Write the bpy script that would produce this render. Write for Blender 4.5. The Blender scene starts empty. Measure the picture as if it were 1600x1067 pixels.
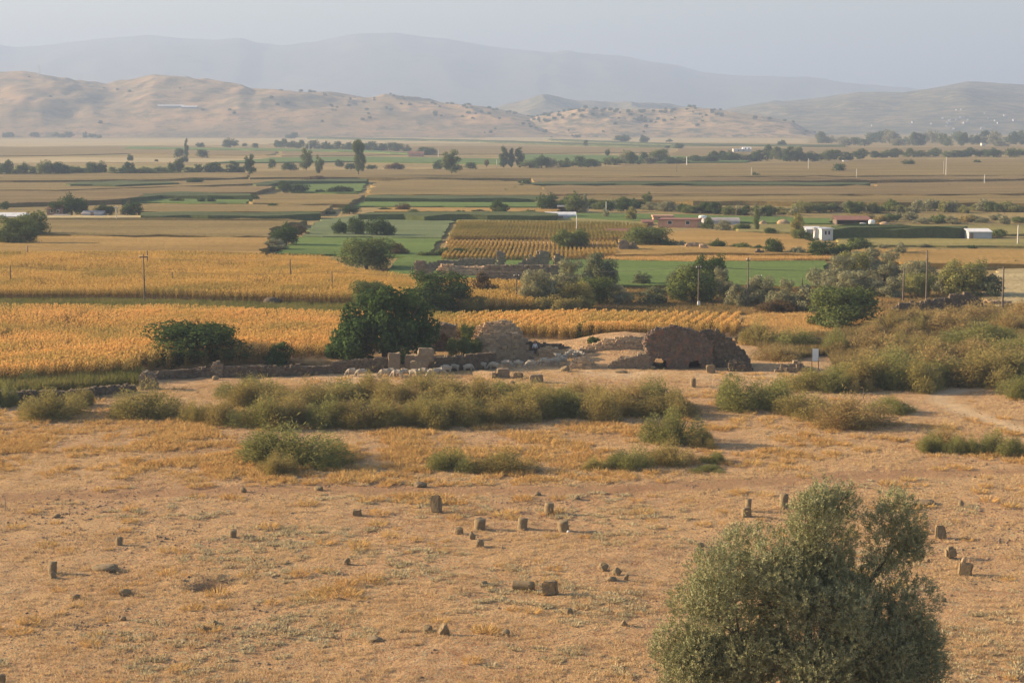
import bpy, bmesh, math, random
import numpy as np
from mathutils import Vector, Matrix

random.seed(7)
C = bpy.context.scene.collection
SC = bpy.context.scene
# ------------------------------------------------------------------ camera, sky, sun, exposure
F, CX, CY, HY, CH = 2800.0, 800.0, 533.5, 190.0, 29.0
PITCH = math.atan((CY - HY) / F)
cam_d = bpy.data.cameras.new('camera'); cam = bpy.data.objects.new('camera', cam_d); C.objects.link(cam)
cam.location = (0, 0, CH); cam.rotation_euler = (math.pi / 2 - PITCH, 0, 0)
cam_d.sensor_width = 36; cam_d.lens = 36 * F / 1600; cam_d.clip_start = 0.5; cam_d.clip_end = 40000
SC.camera = cam
SUN_E, SUN_DX, SUN_DY = math.radians(18), -0.975, 0.222
w = bpy.data.worlds.new('World'); SC.world = w; w.use_nodes = True
nt = w.node_tree; bg = nt.nodes['Background']
sky = nt.nodes.new('ShaderNodeTexSky'); sky.sky_type = 'NISHITA'; sky.sun_disc = False
sky.sun_elevation = SUN_E; sky.sun_rotation = math.atan2(SUN_DX, SUN_DY)
sky.air_density = 1.0; sky.dust_density = 2.0; sky.ozone_density = 1.0
nt.links.new(sky.outputs[0], bg.inputs[0]); bg.inputs[1].default_value = 0.075
sd = bpy.data.lights.new('sun', 'SUN'); sd.energy = 5.0; sd.angle = math.radians(0.6); sd.color = (1.0, 0.75, 0.47)
sun = bpy.data.objects.new('sun', sd); C.objects.link(sun)
S = Vector((SUN_DX * math.cos(SUN_E), SUN_DY * math.cos(SUN_E), math.sin(SUN_E)))
sun.rotation_euler = S.to_track_quat('Z', 'Y').to_euler(); sun.location = S * 300
SC.view_settings.view_transform = 'Standard'; SC.view_settings.look = 'None'
SC.view_settings.gamma = 1; SC.view_settings.exposure = 1.62
SC.cycles.use_denoising = True
SC.cycles.max_bounces = 5; SC.cycles.diffuse_bounces = 3; SC.cycles.volume_bounces = 1
SC.cycles.transparent_max_bounces = 4
HAZE_DENS, HAZE_COL, HAZE_G = 2.05e-4, (0.374, 0.482, 0.70), 0.12

# ------------------------------------------------------------------ helpers
def rng(s): return np.random.default_rng(s)

def _hash(ix, iy, seed):
    h = (ix.astype(np.int64) * 374761393 + iy.astype(np.int64) * 668265263 + seed * 974634777) & 0xffffffff
    h = ((h ^ (h >> 13)) * 1274126177) & 0xffffffff
    return ((h ^ (h >> 16)) & 0xffff) / 65535.0
def vn(x, y, s=1.0, seed=0):
    x = np.asarray(x, float) * s; y = np.asarray(y, float) * s
    ix = np.floor(x); iy = np.floor(y); fx = x - ix; fy = y - iy
    fx = fx * fx * (3 - 2 * fx); fy = fy * fy * (3 - 2 * fy)
    a = _hash(ix, iy, seed); b = _hash(ix + 1, iy, seed); c = _hash(ix, iy + 1, seed); d = _hash(ix + 1, iy + 1, seed)
    return (a * (1 - fx) + b * fx) * (1 - fy) + (c * (1 - fx) + d * fx) * fy
def fbm(x, y, s=1.0, o=4, seed=0):
    t = 0; a = .5
    for k in range(o): t = t + a * vn(x, y, s * 2 ** k, seed + k * 17); a *= .5
    return t / (1 - .5 ** o)

sp, cp = math.sin(PITCH), math.cos(PITCH)
def at_depth(px, py, Y):
    u = (px - CX) / F; v = -(py - CY) / F
    dy = cp + v * sp; t = Y / dy
    return (u * t, Y, CH + t * (-sp + v * cp))
def flat(px, py, z=0.0):
    u = (px - CX) / F; v = -(py - CY) / F
    dz = -sp + v * cp; t = (z - CH) / dz
    return u * t, t * (cp + v * sp), t
BUMPS = []
def terr(x, y):
    x = np.asarray(x, float); y = np.asarray(y, float)
    near = np.clip((300 - y) / 60, 0, 1) * np.clip((y - 20) / 40, 0, 1) * np.clip((260 - np.abs(x)) / 60, 0, 1)
    z = near * (.5 * (fbm(x, y, .035, 2, 3) - .5) + .16 * (fbm(x, y, .3, 3, 9) - .5))
    for bx, by, rx, ry, h in BUMPS:
        z = z + h * np.exp(-(((x - bx) / rx) ** 2 + ((y - by) / ry) ** 2))
    return z
for px, py, rx, ry, h in [(980, 546, 8, 8, 2.3), (1275, 572, 4, 3, .5), (328, 916, 1.2, .8, -1.1), (322, 904, 1.8, .6, .35), (840, 548, 6, 4, .7)]:
    bx, by, t = flat(px, py); BUMPS.append((bx, by, rx, ry, h))
def at(px, py):
    z = 0.0
    for k in range(4):
        x, y, t = flat(px, py, z); z = float(terr(x, y))
    return x, y, z, t / F            # point on the ground and metres per pixel there

def tag(o, label=None, cat=None, group=None, kind=None):
    if label: o['label'] = label
    if cat: o['category'] = cat
    if group: o['group'] = group
    if kind: o['kind'] = kind
    return o
def link(name, me, m=None, parent=None, loc=None):
    o = bpy.data.objects.new(name, me); C.objects.link(o)
    if m is not None:
        for k in (m if isinstance(m, (list, tuple)) else [m]): me.materials.append(k)
    if parent is not None: o.parent = parent
    if loc is not None: o.location = loc
    return o
def empty(name, loc=(0, 0, 0), rz=0, sc=None):
    o = bpy.data.objects.new(name, None); C.objects.link(o); o.location = loc; o.rotation_euler = (0, 0, rz)
    o.empty_display_size = .3
    if sc is not None: o.scale = sc
    return o
def npmesh(name, V, Fc, mi=None, smooth=False, rnd=None):
    V = np.asarray(V, np.float32); Fc = np.asarray(Fc, np.int32)
    me = bpy.data.meshes.new(name); n, k = Fc.shape
    me.vertices.add(len(V)); me.vertices.foreach_set('co', V.ravel())
    me.loops.add(n * k); me.loops.foreach_set('vertex_index', Fc.ravel())
    me.polygons.add(n); me.polygons.foreach_set('loop_start', np.arange(0, n * k, k, dtype=np.int32))
    if mi is not None: me.polygons.foreach_set('material_index', np.asarray(mi, np.int32))
    me.polygons.foreach_set('use_smooth', np.full(n, bool(smooth)))
    if rnd is not None:
        a = me.attributes.new('rnd', 'FLOAT', 'FACE'); a.data.foreach_set('value', np.asarray(rnd, np.float32))
    me.update(calc_edges=True); return me
def cat(parts):
    Vs, Fs, o = [], [], 0
    for V, f in parts:
        Vs.append(np.asarray(V, float)); Fs.append(np.asarray(f, int) + o); o += len(V)
    return np.vstack(Vs), np.vstack(Fs)

# ------------------------------------------------------------------ materials
class NM:
    def __init__(s, name):
        s.m = bpy.data.materials.new(name); s.m.use_nodes = True; s.t = s.m.node_tree; s.t.nodes.clear()
        s.out = s.n('ShaderNodeOutputMaterial')
    def n(s, t, **k):
        x = s.t.nodes.new(t)
        for a, b in k.items():
            if a.startswith('i_'): x.inputs[a[2:].replace('_', ' ')].default_value = b
            else: setattr(x, a, b)
        return x
    def l(s, a, b): s.t.links.new(a, b)
    def noise(s, scale, vec=None, detail=4, rough=.6):
        x = s.n('ShaderNodeTexNoise', i_Scale=scale, i_Detail=detail, i_Roughness=rough)
        if vec is not None: s.l(vec, x.inputs['Vector'])
        return x.outputs['Fac']
    def ramp(s, fac, stops):
        r = s.n('ShaderNodeValToRGB'); e = r.color_ramp.elements
        while len(e) < len(stops): e.new(.5)
        for k, (p, c) in enumerate(stops): e[k].position = p; e[k].color = (*c, 1)
        s.l(fac, r.inputs[0]); return r.outputs[0]
    def mix(s, f, a, b):
        x = s.n('ShaderNodeMix', data_type='RGBA')
        for v, i in ((f, 0), (a, 6), (b, 7)):
            if isinstance(v, (int, float)): x.inputs[i].default_value = v
            elif isinstance(v, tuple): x.inputs[i].default_value = (*v, 1)
            else: s.l(v, x.inputs[i])
        return x.outputs[2]
    def math(s, op, a, b=0.0):
        x = s.n('ShaderNodeMath', operation=op)
        for v, i in ((a, 0), (b, 1)):
            if isinstance(v, (int, float)): x.inputs[i].default_value = v
            else: s.l(v, x.inputs[i])
        return x.outputs[0]
    def pos(s): return s.n('ShaderNodeNewGeometry').outputs['Position']
    def obj(s): return s.n('ShaderNodeTexCoord').outputs['Object']
    def bump(s, h, strength, dist):
        b = s.n('ShaderNodeBump', i_Strength=strength, i_Distance=dist); s.l(h, b.inputs['Height']); return b.outputs[0]
    def surf(s, col, rough=.9, normal=None, spec=.2):
        p = s.n('ShaderNodeBsdfPrincipled', i_Roughness=rough); p.inputs['Specular IOR Level'].default_value = spec
        if isinstance(col, tuple): p.inputs['Base Color'].default_value = (*col, 1)
        else: s.l(col, p.inputs['Base Color'])
        if normal is not None: s.l(normal, p.inputs['Normal'])
        s.l(p.outputs[0], s.out.inputs[0]); return s.m

def leaf_mat(name, c1, c2, scale=2.2, trans=.25, c3=None):
    m = NM(name); ob = m.obj(); f = m.noise(scale, ob, 4, .75)
    col = m.ramp(f, [(.35, c1), (.65, c2)])
    oi = m.n('ShaderNodeObjectInfo')
    col = m.mix(m.math('MULTIPLY', oi.outputs['Random'], .45), col, c3 or tuple(.5 * (a + b) * 1.0 for a, b in zip(c1, c2)))
    d = m.n('ShaderNodeBsdfDiffuse'); m.l(col, d.inputs[0])
    t = m.n('ShaderNodeBsdfTranslucent'); m.l(col, t.inputs[0])
    x = m.n('ShaderNodeMixShader'); x.inputs[0].default_value = trans
    m.l(d.outputs[0], x.inputs[1]); m.l(t.outputs[0], x.inputs[2]); m.l(x.outputs[0], m.out.inputs[0])
    return m.m
def inst_mat(name, stops, scale=.05, trans=.25, rndc=None):
    """colour by the place where each instance stands"""
    m = NM(name); oi = m.n('ShaderNodeObjectInfo')
    f = m.noise(scale, oi.outputs['Location'], 4, .65); col = m.ramp(f, stops)
    if rndc: col = m.mix(m.math('MULTIPLY', oi.outputs['Random'], .5), col, rndc)
    d = m.n('ShaderNodeBsdfDiffuse'); m.l(col, d.inputs[0])
    t = m.n('ShaderNodeBsdfTranslucent'); m.l(col, t.inputs[0])
    x = m.n('ShaderNodeMixShader'); x.inputs[0].default_value = trans
    m.l(d.outputs[0], x.inputs[1]); m.l(t.outputs[0], x.inputs[2]); m.l(x.outputs[0], m.out.inputs[0])
    return m.m
def stone_mat(name, c1, c2, c3, scale=3.0, lich=None):
    m = NM(name); p = m.pos(); a = m.n('ShaderNodeAttribute', attribute_name='rnd')
    f = m.noise(scale, p, 5); col = m.ramp(f, [(.3, c1), (.7, c2)])
    col = m.mix(m.math('MULTIPLY', a.outputs['Fac'], .75), col, c3)
    if lich: col = m.mix(m.ramp(m.noise(1.1, p, 4), [(.52, (0, 0, 0)), (.62, (1, 1, 1))]), col, lich)
    return m.surf(col, .95, m.bump(m.noise(9, p, 5), .6, .06))
def plain_mat(name, c, c2=None, rough=.8, scale=1.5, spec=.2):
    m = NM(name)
    if c2 is None: c2 = tuple(v * .75 for v in c)
    return m.surf(m.ramp(m.noise(scale, m.obj(), 4), [(.35, c2), (.65, c)]), rough, None, spec)
def crop_mat(name, c1, c2, rows=0.0, ang=0.0, c3=None):
    m = NM(name); p = m.pos()
    mp = m.n('ShaderNodeMapping'); m.l(p, mp.inputs['Vector']); mp.inputs['Scale'].default_value = (.22, 1, 1)
    f = m.noise(.05, mp.outputs[0], 6, .7); col = m.ramp(f, [(.36, tuple(v * .85 for v in c1)), (.64, tuple(v * 1.1 for v in c2))])
    g = m.noise(.9, p, 4, .7); col = m.mix(m.math('MULTIPLY', m.ramp(g, [(.4, (0, 0, 0)), (.7, (1, 1, 1))]), .5), col, c3 or tuple(v * .6 for v in c1))
    h = g
    if rows:
        mr = m.n('ShaderNodeMapping'); m.l(p, mr.inputs['Vector']); mr.inputs['Rotation'].default_value = (0, 0, ang)
        wv = m.n('ShaderNodeTexWave', i_Scale=rows, i_Distortion=1.0, bands_direction='X'); m.l(mr.outputs[0], wv.inputs['Vector'])
        h = m.math('ADD', m.math('MULTIPLY', wv.outputs['Fac'], .7), g)
    return m.surf(col, .95, m.bump(h, .8, .5), .1)

M = {}
M['leaf_dark'] = leaf_mat('leaf_dark', (0.052, 0.083, 0.026), (0.090, 0.132, 0.040))
M['leaf_fig'] = leaf_mat('leaf_fig', (0.047, 0.081, 0.028), (0.091, 0.138, 0.044), 3)
M['leaf_mid'] = leaf_mat('leaf_mid', (0.106, 0.138, 0.044), (0.173, 0.203, 0.067))
M['leaf_olive'] = leaf_mat('leaf_olive', (0.187, 0.191, 0.102), (0.340, 0.325, 0.187), 4)
M['leaf_brown'] = leaf_mat('leaf_brown', (.120, .085, .040), (.165, .115, .055))
M['leaf_yellow'] = leaf_mat('leaf_yellow', (.20, .19, .065), (.27, .25, .09))
M['leaf_shrub'] = leaf_mat('leaf_shrub', (0.236, 0.206, 0.071), (0.366, 0.319, 0.112), 3, .3, (0.354, 0.248, 0.100))
M['leaf_shrub_green'] = leaf_mat('leaf_shrub_green', (0.201, 0.201, 0.071), (0.295, 0.289, 0.100), 3, .3)
M['leaf_scrub_dry'] = leaf_mat('leaf_scrub_dry', (0.354, 0.242, 0.106), (0.342, 0.289, 0.112), 3, .3, (0.401, 0.271, 0.118))
M['bark'] = plain_mat('bark', (0.144, 0.113, 0.081), (0.072, 0.054, 0.041), .95, 6)
M['wood'] = plain_mat('weathered_wood', (.17, .135, .10), (.10, .08, .06), .9, 5)
M['wood_pale'] = plain_mat('bleached_wood', (.36, .32, .26), (.26, .23, .19), .9, 4)
M['concrete_pole'] = plain_mat('concrete_pole', (.60, .57, .52), (.48, .45, .41), .9, 2)
M['stone'] = stone_mat('ruin_stone', (0.206, 0.157, 0.103), (0.320, 0.250, 0.166), (0.167, 0.129, 0.088))
M['stone_pale'] = stone_mat('rubble_pale', (0.396, 0.280, 0.162), (0.550, 0.380, 0.221), (0.264, 0.190, 0.119))
M['stone_dark'] = stone_mat('rubble_dark', (0.116, 0.087, 0.058), (0.198, 0.152, 0.103), (0.081, 0.062, 0.045))
M['stone_red'] = stone_mat('rubble_red', (.125, .095, .070), (.22, .165, .12), (.085, .070, .055), 2, (.21, .115, .075))
M['drum'] = stone_mat('drum_stone', (0.193, 0.146, 0.082), (0.298, 0.223, 0.130), (0.172, 0.130, 0.077), 4)
M['white_metal'] = plain_mat('white_paint', (.80, .79, .75), (.72, .71, .68), .5)
M['dark_metal'] = plain_mat('dark_metal', (.06, .05, .045))
M['wool'] = plain_mat('wool', (0.396, 0.348, 0.276), (0.312, 0.269, 0.210), 1, 9)
M['wool_tan'] = plain_mat('wool_tan', (.62, .46, .26), (.5, .36, .2), 1, 9)
M['brick_pink'] = plain_mat('pink_brick', (.52, .29, .19), (.44, .24, .16), .9, .8)
M['wall_white'] = plain_mat('whitewash', (0.637, 0.620, 0.586), (0.527, 0.510, 0.484), .8, .6)
M['wall_grey'] = plain_mat('grey_sheet', (.42, .44, .47), (.36, .38, .41), .6, .5)
M['wall_brown'] = plain_mat('brown_wall', (.30, .20, .15), (.22, .15, .12), .9, .7)
M['roof_red'] = plain_mat('red_tiles', (.25, .12, .085), (.20, .10, .07), .9, 1)
M['roof_grey'] = plain_mat('grey_roof', (.36, .33, .31), (.27, .25, .24), .8, .7)
M['roof_white'] = plain_mat('white_roof', (.72, .72, .71), (.60, .60, .60), .6, .7)
M['glass'] = plain_mat('dark_glass', (.05, .055, .06), None, .2)
M['skin'] = plain_mat('skin', (.45, .28, .19)); M['hair'] = plain_mat('hair', (.03, .02, .015))
M['shirt'] = plain_mat('shirt', (.72, .72, .74)); M['trousers'] = plain_mat('trousers', (.05, .05, .06))
M['wire'] = plain_mat('wire', (.10, .10, .10))
M['gold'] = crop_mat('crop_gold', (.30, .19, .052), (.375, .235, .072))
M['dry'] = crop_mat('crop_dry', (.190, .140, .049), (.250, .182, .066))
M['drybrown'] = crop_mat('crop_drybrown', (.180, .128, .052), (.235, .168, .070))
M['pale'] = crop_mat('stubble', (.36, .285, .14), (.45, .36, .19))
M['green'] = crop_mat('crop_green', (.095, .150, .032), (.125, .180, .042), 0, 0, (.08, .125, .03))
M['bluegreen'] = crop_mat('crop_bluegreen', (.125, .160, .065), (.155, .190, .085), 0, 0, (.11, .135, .055))
M['dgreen'] = crop_mat('crop_dgreen', (.070, .092, .032), (.100, .120, .042))
M['yg'] = crop_mat('crop_yg', (.22, .195, .062), (.28, .235, .078))
M['soil'] = crop_mat('crop_soil', (.30, .19, .09), (.40, .26, .12))

# ground
def ground_mat():
    m = NM('dry_ground'); p = m.pos()
    a = m.noise(.09, p, 6, .65); b = m.noise(.9, p, 6, .7); c = m.noise(6, p, 4, .7)
    near = m.ramp(m.math('ADD', m.math('MULTIPLY', b, .7), m.math('MULTIPLY', m.noise(.28, p, 5, .7), .3)), [(.34, (.24, .130, .075)), (.46, (.47, .285, .148)), (.56, (.58, .375, .198)), (.68, (.66, .465, .265))])
    near = m.mix(m.ramp(a, [(.42, (0, 0, 0)), (.58, (.75, .75, .75))]), near, (.58, .38, .19))
    near = m.mix(m.ramp(c, [(.36, (.9, .9, .9)), (.48, (0, 0, 0))]), near, (.20, .115, .065))
    near = m.mix(m.ramp(m.noise(2.6, p, 3, .6), [(.54, (0, 0, 0)), (.66, (.8, .8, .8))]), near, (.40, .34, .21))
    att = m.n('ShaderNodeAttribute', attribute_name='track')
    tw = m.math('MULTIPLY', att.outputs['Fac'], m.ramp(b, [(.25, (.45, .45, .45)), (.6, (1, 1, 1))]))
    near = m.mix(tw, near, (.34, .20, .105))
    at2 = m.n('ShaderNodeAttribute', attribute_name='worn')
    near = m.mix(m.math('MULTIPLY', at2.outputs['Fac'], .85), near, (.62, .46, .28))
    far = m.ramp(m.noise(.012, p, 6, .65), [(.3, (.19, .155, .06)), (.5, (.27, .205, .08)), (.7, (.36, .27, .12))])
    at3 = m.n('ShaderNodeAttribute', attribute_name='plain')
    return m.surf(m.mix(at3.outputs['Fac'], near, far), .95, m.bump(m.math('ADD', c, m.math('MULTIPLY', b, 1.6)), 1.0, .35), .1)
def axis(lo, a, b, hi, st, g):
    L = [a]; s = st
    while L[-1] > lo: s *= g; L.append(L[-1] - s)
    R = [b]; s = st
    while R[-1] < hi: s *= g; R.append(R[-1] + s)
    return np.array(sorted(set(L[1:])) + list(np.arange(a, b, st)) + R)
xs = axis(-7000, -78, 78, 7000, .5, 1.12); ys = axis(-600, 82, 262, 16500, .5, 1.06)
X, Y = np.meshgrid(xs, ys); Z = terr(X, Y)
nearw = np.clip((262 - Y) / 10, 0, 1) * np.clip((80 - np.abs(X)) / 10, 0, 1)
Z = Z + nearw * (.22 * (fbm(X, Y, .9, 3, 31) - .5))
def polydist(X, Y, px_pts):
    pts = [flat(a, b)[:2] for a, b in px_pts]; d = np.full(X.shape, 1e9)
    for (ax, ay), (bx, by) in zip(pts[:-1], pts[1:]):
        L = (bx - ax) ** 2 + (by - ay) ** 2; t = np.clip(((X - ax) * (bx - ax) + (Y - ay) * (by - ay)) / L, 0, 1)
        d = np.minimum(d, np.hypot(X - ax - t * (bx - ax), Y - ay - t * (by - ay)))
    return d
d1 = polydist(X, Y, [(-200, 782), (200, 772), (480, 764), (800, 766), (1000, 762), (1230, 748), (1500, 738), (1800, 738)])
d1b = polydist(X, Y, [(700, 800), (1000, 762)])
d2 = polydist(X, Y, [(1800, 712), (1640, 682), (1540, 652), (1468, 628), (1470, 613), (1530, 604), (1700, 592)])
d3 = polydist(X, Y, [(560, 588), (720, 580), (900, 582), (1100, 590), (1250, 592)])
Vg = np.stack([X, Y, Z], -1).reshape(-1, 3); ny, nx = X.shape
I = np.arange(nx * ny).reshape(ny, nx)
Fg = np.stack([I[:-1, :-1], I[:-1, 1:], I[1:, 1:], I[1:, :-1]], -1).reshape(-1, 4)
gme = npmesh('ground', Vg, Fg, smooth=True)
def fattr(me, name, val):
    a = me.attributes.new(name, 'FLOAT', 'POINT'); a.data.foreach_set('value', np.asarray(val, np.float32).ravel())
wob = 1.2 * (fbm(X, Y, .25, 2, 77) - .5)
PX_, PY_ = flat(330, 914)[:2]; pit = np.exp(-(((X - PX_) / 1.3) ** 2 + ((Y - PY_) / .8) ** 2))
fattr(gme, 'track', 1.3 * np.clip(pit * 1.5 - .2, 0, 1) + np.clip(1.6 - np.abs(d1 + wob) / 1.5, 0, 1) * .8 + .5 * np.clip(1.5 - np.abs(d1b + wob) / 1.0, 0, 1))
fattr(gme, 'worn', np.maximum(np.clip(1.5 - np.abs(d2 + wob) / 1.3, 0, 1), .9 * np.clip(1.3 - np.abs(d3 + wob) / 4.0, 0, 1)))
fattr(gme, 'plain', np.clip((Y - 255) / 20, 0, 1))
tag(link('ground', gme, ground_mat()), 'wide dry tan valley ground with brown track and straw', 'ground', kind='structure')

# ------------------------------------------------------------------ hills
def hill_mat(name, c1, c2, c3, s, lo=.5, hi=.62):
    m = NM(name); p = m.pos()
    col = m.ramp(m.noise(s, p, 6, .65), [(.35, c1), (.62, c2)])
    col = m.mix(m.ramp(m.noise(s * 5, p, 6, .75), [(lo, (0, 0, 0)), (hi, (.85, .85, .85))]), col, c3)
    return m.surf(col, .95, m.bump(m.noise(s * 8, p, 5, .7), .5, 3), .1)
def ridge(name, pts, Yr, front, back, amp, gs, m, label, nu=420, nv=46, seed=1, pw=1.0):
    px = np.linspace(pts[0][0], pts[-1][0], nu); py = np.interp(px, [p[0] for p in pts], [p[1] for p in pts])
    k = np.exp(-np.linspace(-2, 2, 9) ** 2); k /= k.sum(); py = np.convolve(np.pad(py, 4, mode='edge'), k, 'valid')
    top = CH + (HY - py) / F * Yr
    u = (px - CX) / F
    v = np.concatenate([np.linspace(0, 1, nv), np.linspace(1.06, 2, 14)])
    Yv = np.where(v <= 1, Yr - front * (1 - v), Yr + back * (v - 1))
    U, YY = np.meshgrid(u, Yv); VV = np.meshgrid(u, v)[1]; XX = U * YY / cp
    prof = np.where(VV <= 1, np.power(np.sin(np.clip(VV, 0, 1) * math.pi / 2), pw), np.clip(2 - VV, 0, 1) ** .8)
    g = 1 - np.abs(2 * fbm(XX + 150 * fbm(XX, YY, .004, 2, seed + 5), YY * .45, gs, 5, seed) - 1)
    g2 = fbm(XX, YY, gs * 2.2, 4, seed + 40)
    env = np.clip(VV, 0, 1) * np.clip(1.06 - VV, 0, 1) * 3.2
    ZZ = (np.maximum(top, 0)[None, :]) * prof + amp * env * ((g - .62) * 2.2 + (g2 - .5) * .8) * np.clip(top / 60, .2, 1)[None, :] - 1.2 * (VV < .02) - .9 * (VV > 1.98)
    ZZ = np.maximum(ZZ, -.9)
    n, mm = XX.shape; I = np.arange(n * mm).reshape(n, mm)
    me = npmesh(name, np.stack([XX, YY, ZZ], -1).reshape(-1, 3), np.stack([I[:-1, :-1], I[:-1, 1:], I[1:, 1:], I[1:, :-1]], -1).reshape(-1, 4), smooth=True)
    tag(link(name, me, m), label, 'hills', kind='structure')
    return XX, YY, ZZ
HM = hill_mat('dry_hill', (.21, .165, .095), (.42, .265, .13), (.12, .115, .07), .0045, .47, .62)
HM2 = hill_mat('scrub_hill', (.31, .225, .12), (.46, .31, .165), (.11, .115, .07), .006, .47, .58)
MM = hill_mat('far_mountain', (.12, .13, .085), (.19, .17, .11), (.08, .10, .06), .001)
VM = hill_mat('village_hill', (.17, .15, .085), (.27, .21, .12), (.07, .085, .05), .004, .42, .54)
ridge('mountain_range', [(-260, 80), (-150, 75), (-80, 72), (0, 78), (40, 82), (100, 75), (160, 67), (200, 64), (245, 60), (290, 66), (345, 70), (380, 67), (410, 78), (450, 77), (500, 72), (540, 66), (580, 62), (620, 60), (660, 64), (700, 66), (740, 72), (780, 80), (830, 85), (860, 92), (880, 88), (920, 92), (970, 93), (1010, 98), (1050, 102), (1090, 113), (1150, 120), (1250, 130), (1330, 135), (1420, 143), (1520, 146), (1900, 150)],
      11800, 3000, 2000, 60, .0008, MM, 'long blue hazy mountain range along the skyline', 500, 40, 3)
ridge('foothills', [(680, 200), (740, 185), (790, 166), (850, 151), (900, 163), (960, 167), (1050, 168), (1150, 178), (1260, 190)], 5600, 900, 700, 25, .003, VM, 'low faint foothill between the brown hills and mountains', 200, 30, 8)
VHH = ridge('village_hills', [(1060, 205), (1120, 176), (1200, 162), (1260, 158), (1330, 150), (1400, 150), (1440, 142), (1500, 132), (1540, 135), (1600, 138), (1700, 128), (1900, 120)], 6000, 2000, 900, 20, .0025, VM, 'hazy greenish hills with village houses on the right', 340, 46, 12)
LH = ridge('brown_hills', [(-260, 130), (-150, 125), (-60, 123), (0, 122), (50, 119), (75, 123), (100, 128), (180, 137), (210, 136), (250, 127), (330, 133), (380, 137), (400, 145), (430, 146), (470, 150), (520, 148), (560, 152), (600, 156), (650, 162), (700, 166), (760, 171), (800, 178), (830, 184), (880, 200), (930, 216)],
      4150, 900, 500, 25, .0034, HM, 'bare dry brown hills rising beyond the plain on the left', 520, 60, 21, .85)
RH = ridge('scrubby_hills', [(740, 214), (800, 196), (840, 182), (865, 176), (920, 170), (980, 171), (1040, 172), (1080, 169), (1110, 172), (1150, 180), (1200, 187), (1230, 192), (1255, 203), (1290, 217)],
      3750, 420, 350, 16, .005, HM2, 'low brown hill dotted with scrub behind the plain', 300, 46, 33, .85)

# ------------------------------------------------------------------ haze (closed box of even air round everything)
def box_mesh(name, x0, x1, y0, y1, z0, z1):
    V = [(x0, y0, z0), (x1, y0, z0), (x1, y1, z0), (x0, y1, z0), (x0, y0, z1), (x1, y0, z1), (x1, y1, z1), (x0, y1, z1)]
    return npmesh(name, V, [(0, 3, 2, 1), (4, 5, 6, 7), (0, 1, 5, 4), (1, 2, 6, 5), (2, 3, 7, 6), (3, 0, 4, 7)])
hm = bpy.data.materials.new('haze'); hm.use_nodes = True; hm.node_tree.nodes.clear()
ho = hm.node_tree.nodes.new('ShaderNodeOutputMaterial'); hv = hm.node_tree.nodes.new('ShaderNodeVolumePrincipled')
hv.inputs['Color'].default_value = (*HAZE_COL, 1); hv.inputs['Density'].default_value = HAZE_DENS; hv.inputs['Anisotropy'].default_value = HAZE_G
hm.node_tree.links.new(hv.outputs[0], ho.inputs['Volume'])
tag(link('haze', box_mesh('haze', -9500, 9500, -1100, 21000, -3, 660), hm), 'thin pale haze filling the air over the plain', 'haze', kind='stuff')

# ------------------------------------------------------------------ fields (slabs with the height of their crop)
from mathutils.geometry import tessellate_polygon
FN = [0]
def field(key, h, pts, label):
    FN[0] += 1; r = rng(900 + FN[0]); h = (min(h, 1.6) if key == 'dgreen' and 'wall' not in label else h) + .004 * FN[0]
    P = [flat(a, b, h)[:2] for a, b in pts]
    Q = []
    for (ax, ay), (bx, by) in zip(P, P[1:] + P[:1]):
        L = math.hypot(bx - ax, by - ay); st = max(2.0, .012 * max(ay, by)); n = max(1, int(L / st))
        for k in range(n):
            t = k / n; j = .18 * st if k else 0
            Q.append((ax + (bx - ax) * t + r.normal() * j * .5, ay + (by - ay) * t + r.normal() * j, h * (1 + .12 * r.normal() * (h > 1))))
    n = len(Q)
    V = [(x, y, z) for x, y, z in Q] + [(x, y, -.05) for x, y, z in Q]
    tri = tessellate_polygon([[Vector((x, y, 0)) for x, y, z in Q]])
    fc = [tuple(t) for t in tri] + [(i, (i + 1) % n, n + (i + 1) % n, n + i) for i in range(n)]
    me = bpy.data.meshes.new('field'); me.from_pydata(V, [], fc); me.update()
    bm = bmesh.new(); bm.from_mesh(me); bmesh.ops.recalc_face_normals(bm, faces=bm.faces); bm.to_mesh(me); bm.free()
    return tag(link('field', me, M[key]), label, 'field', kind='structure')
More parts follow.
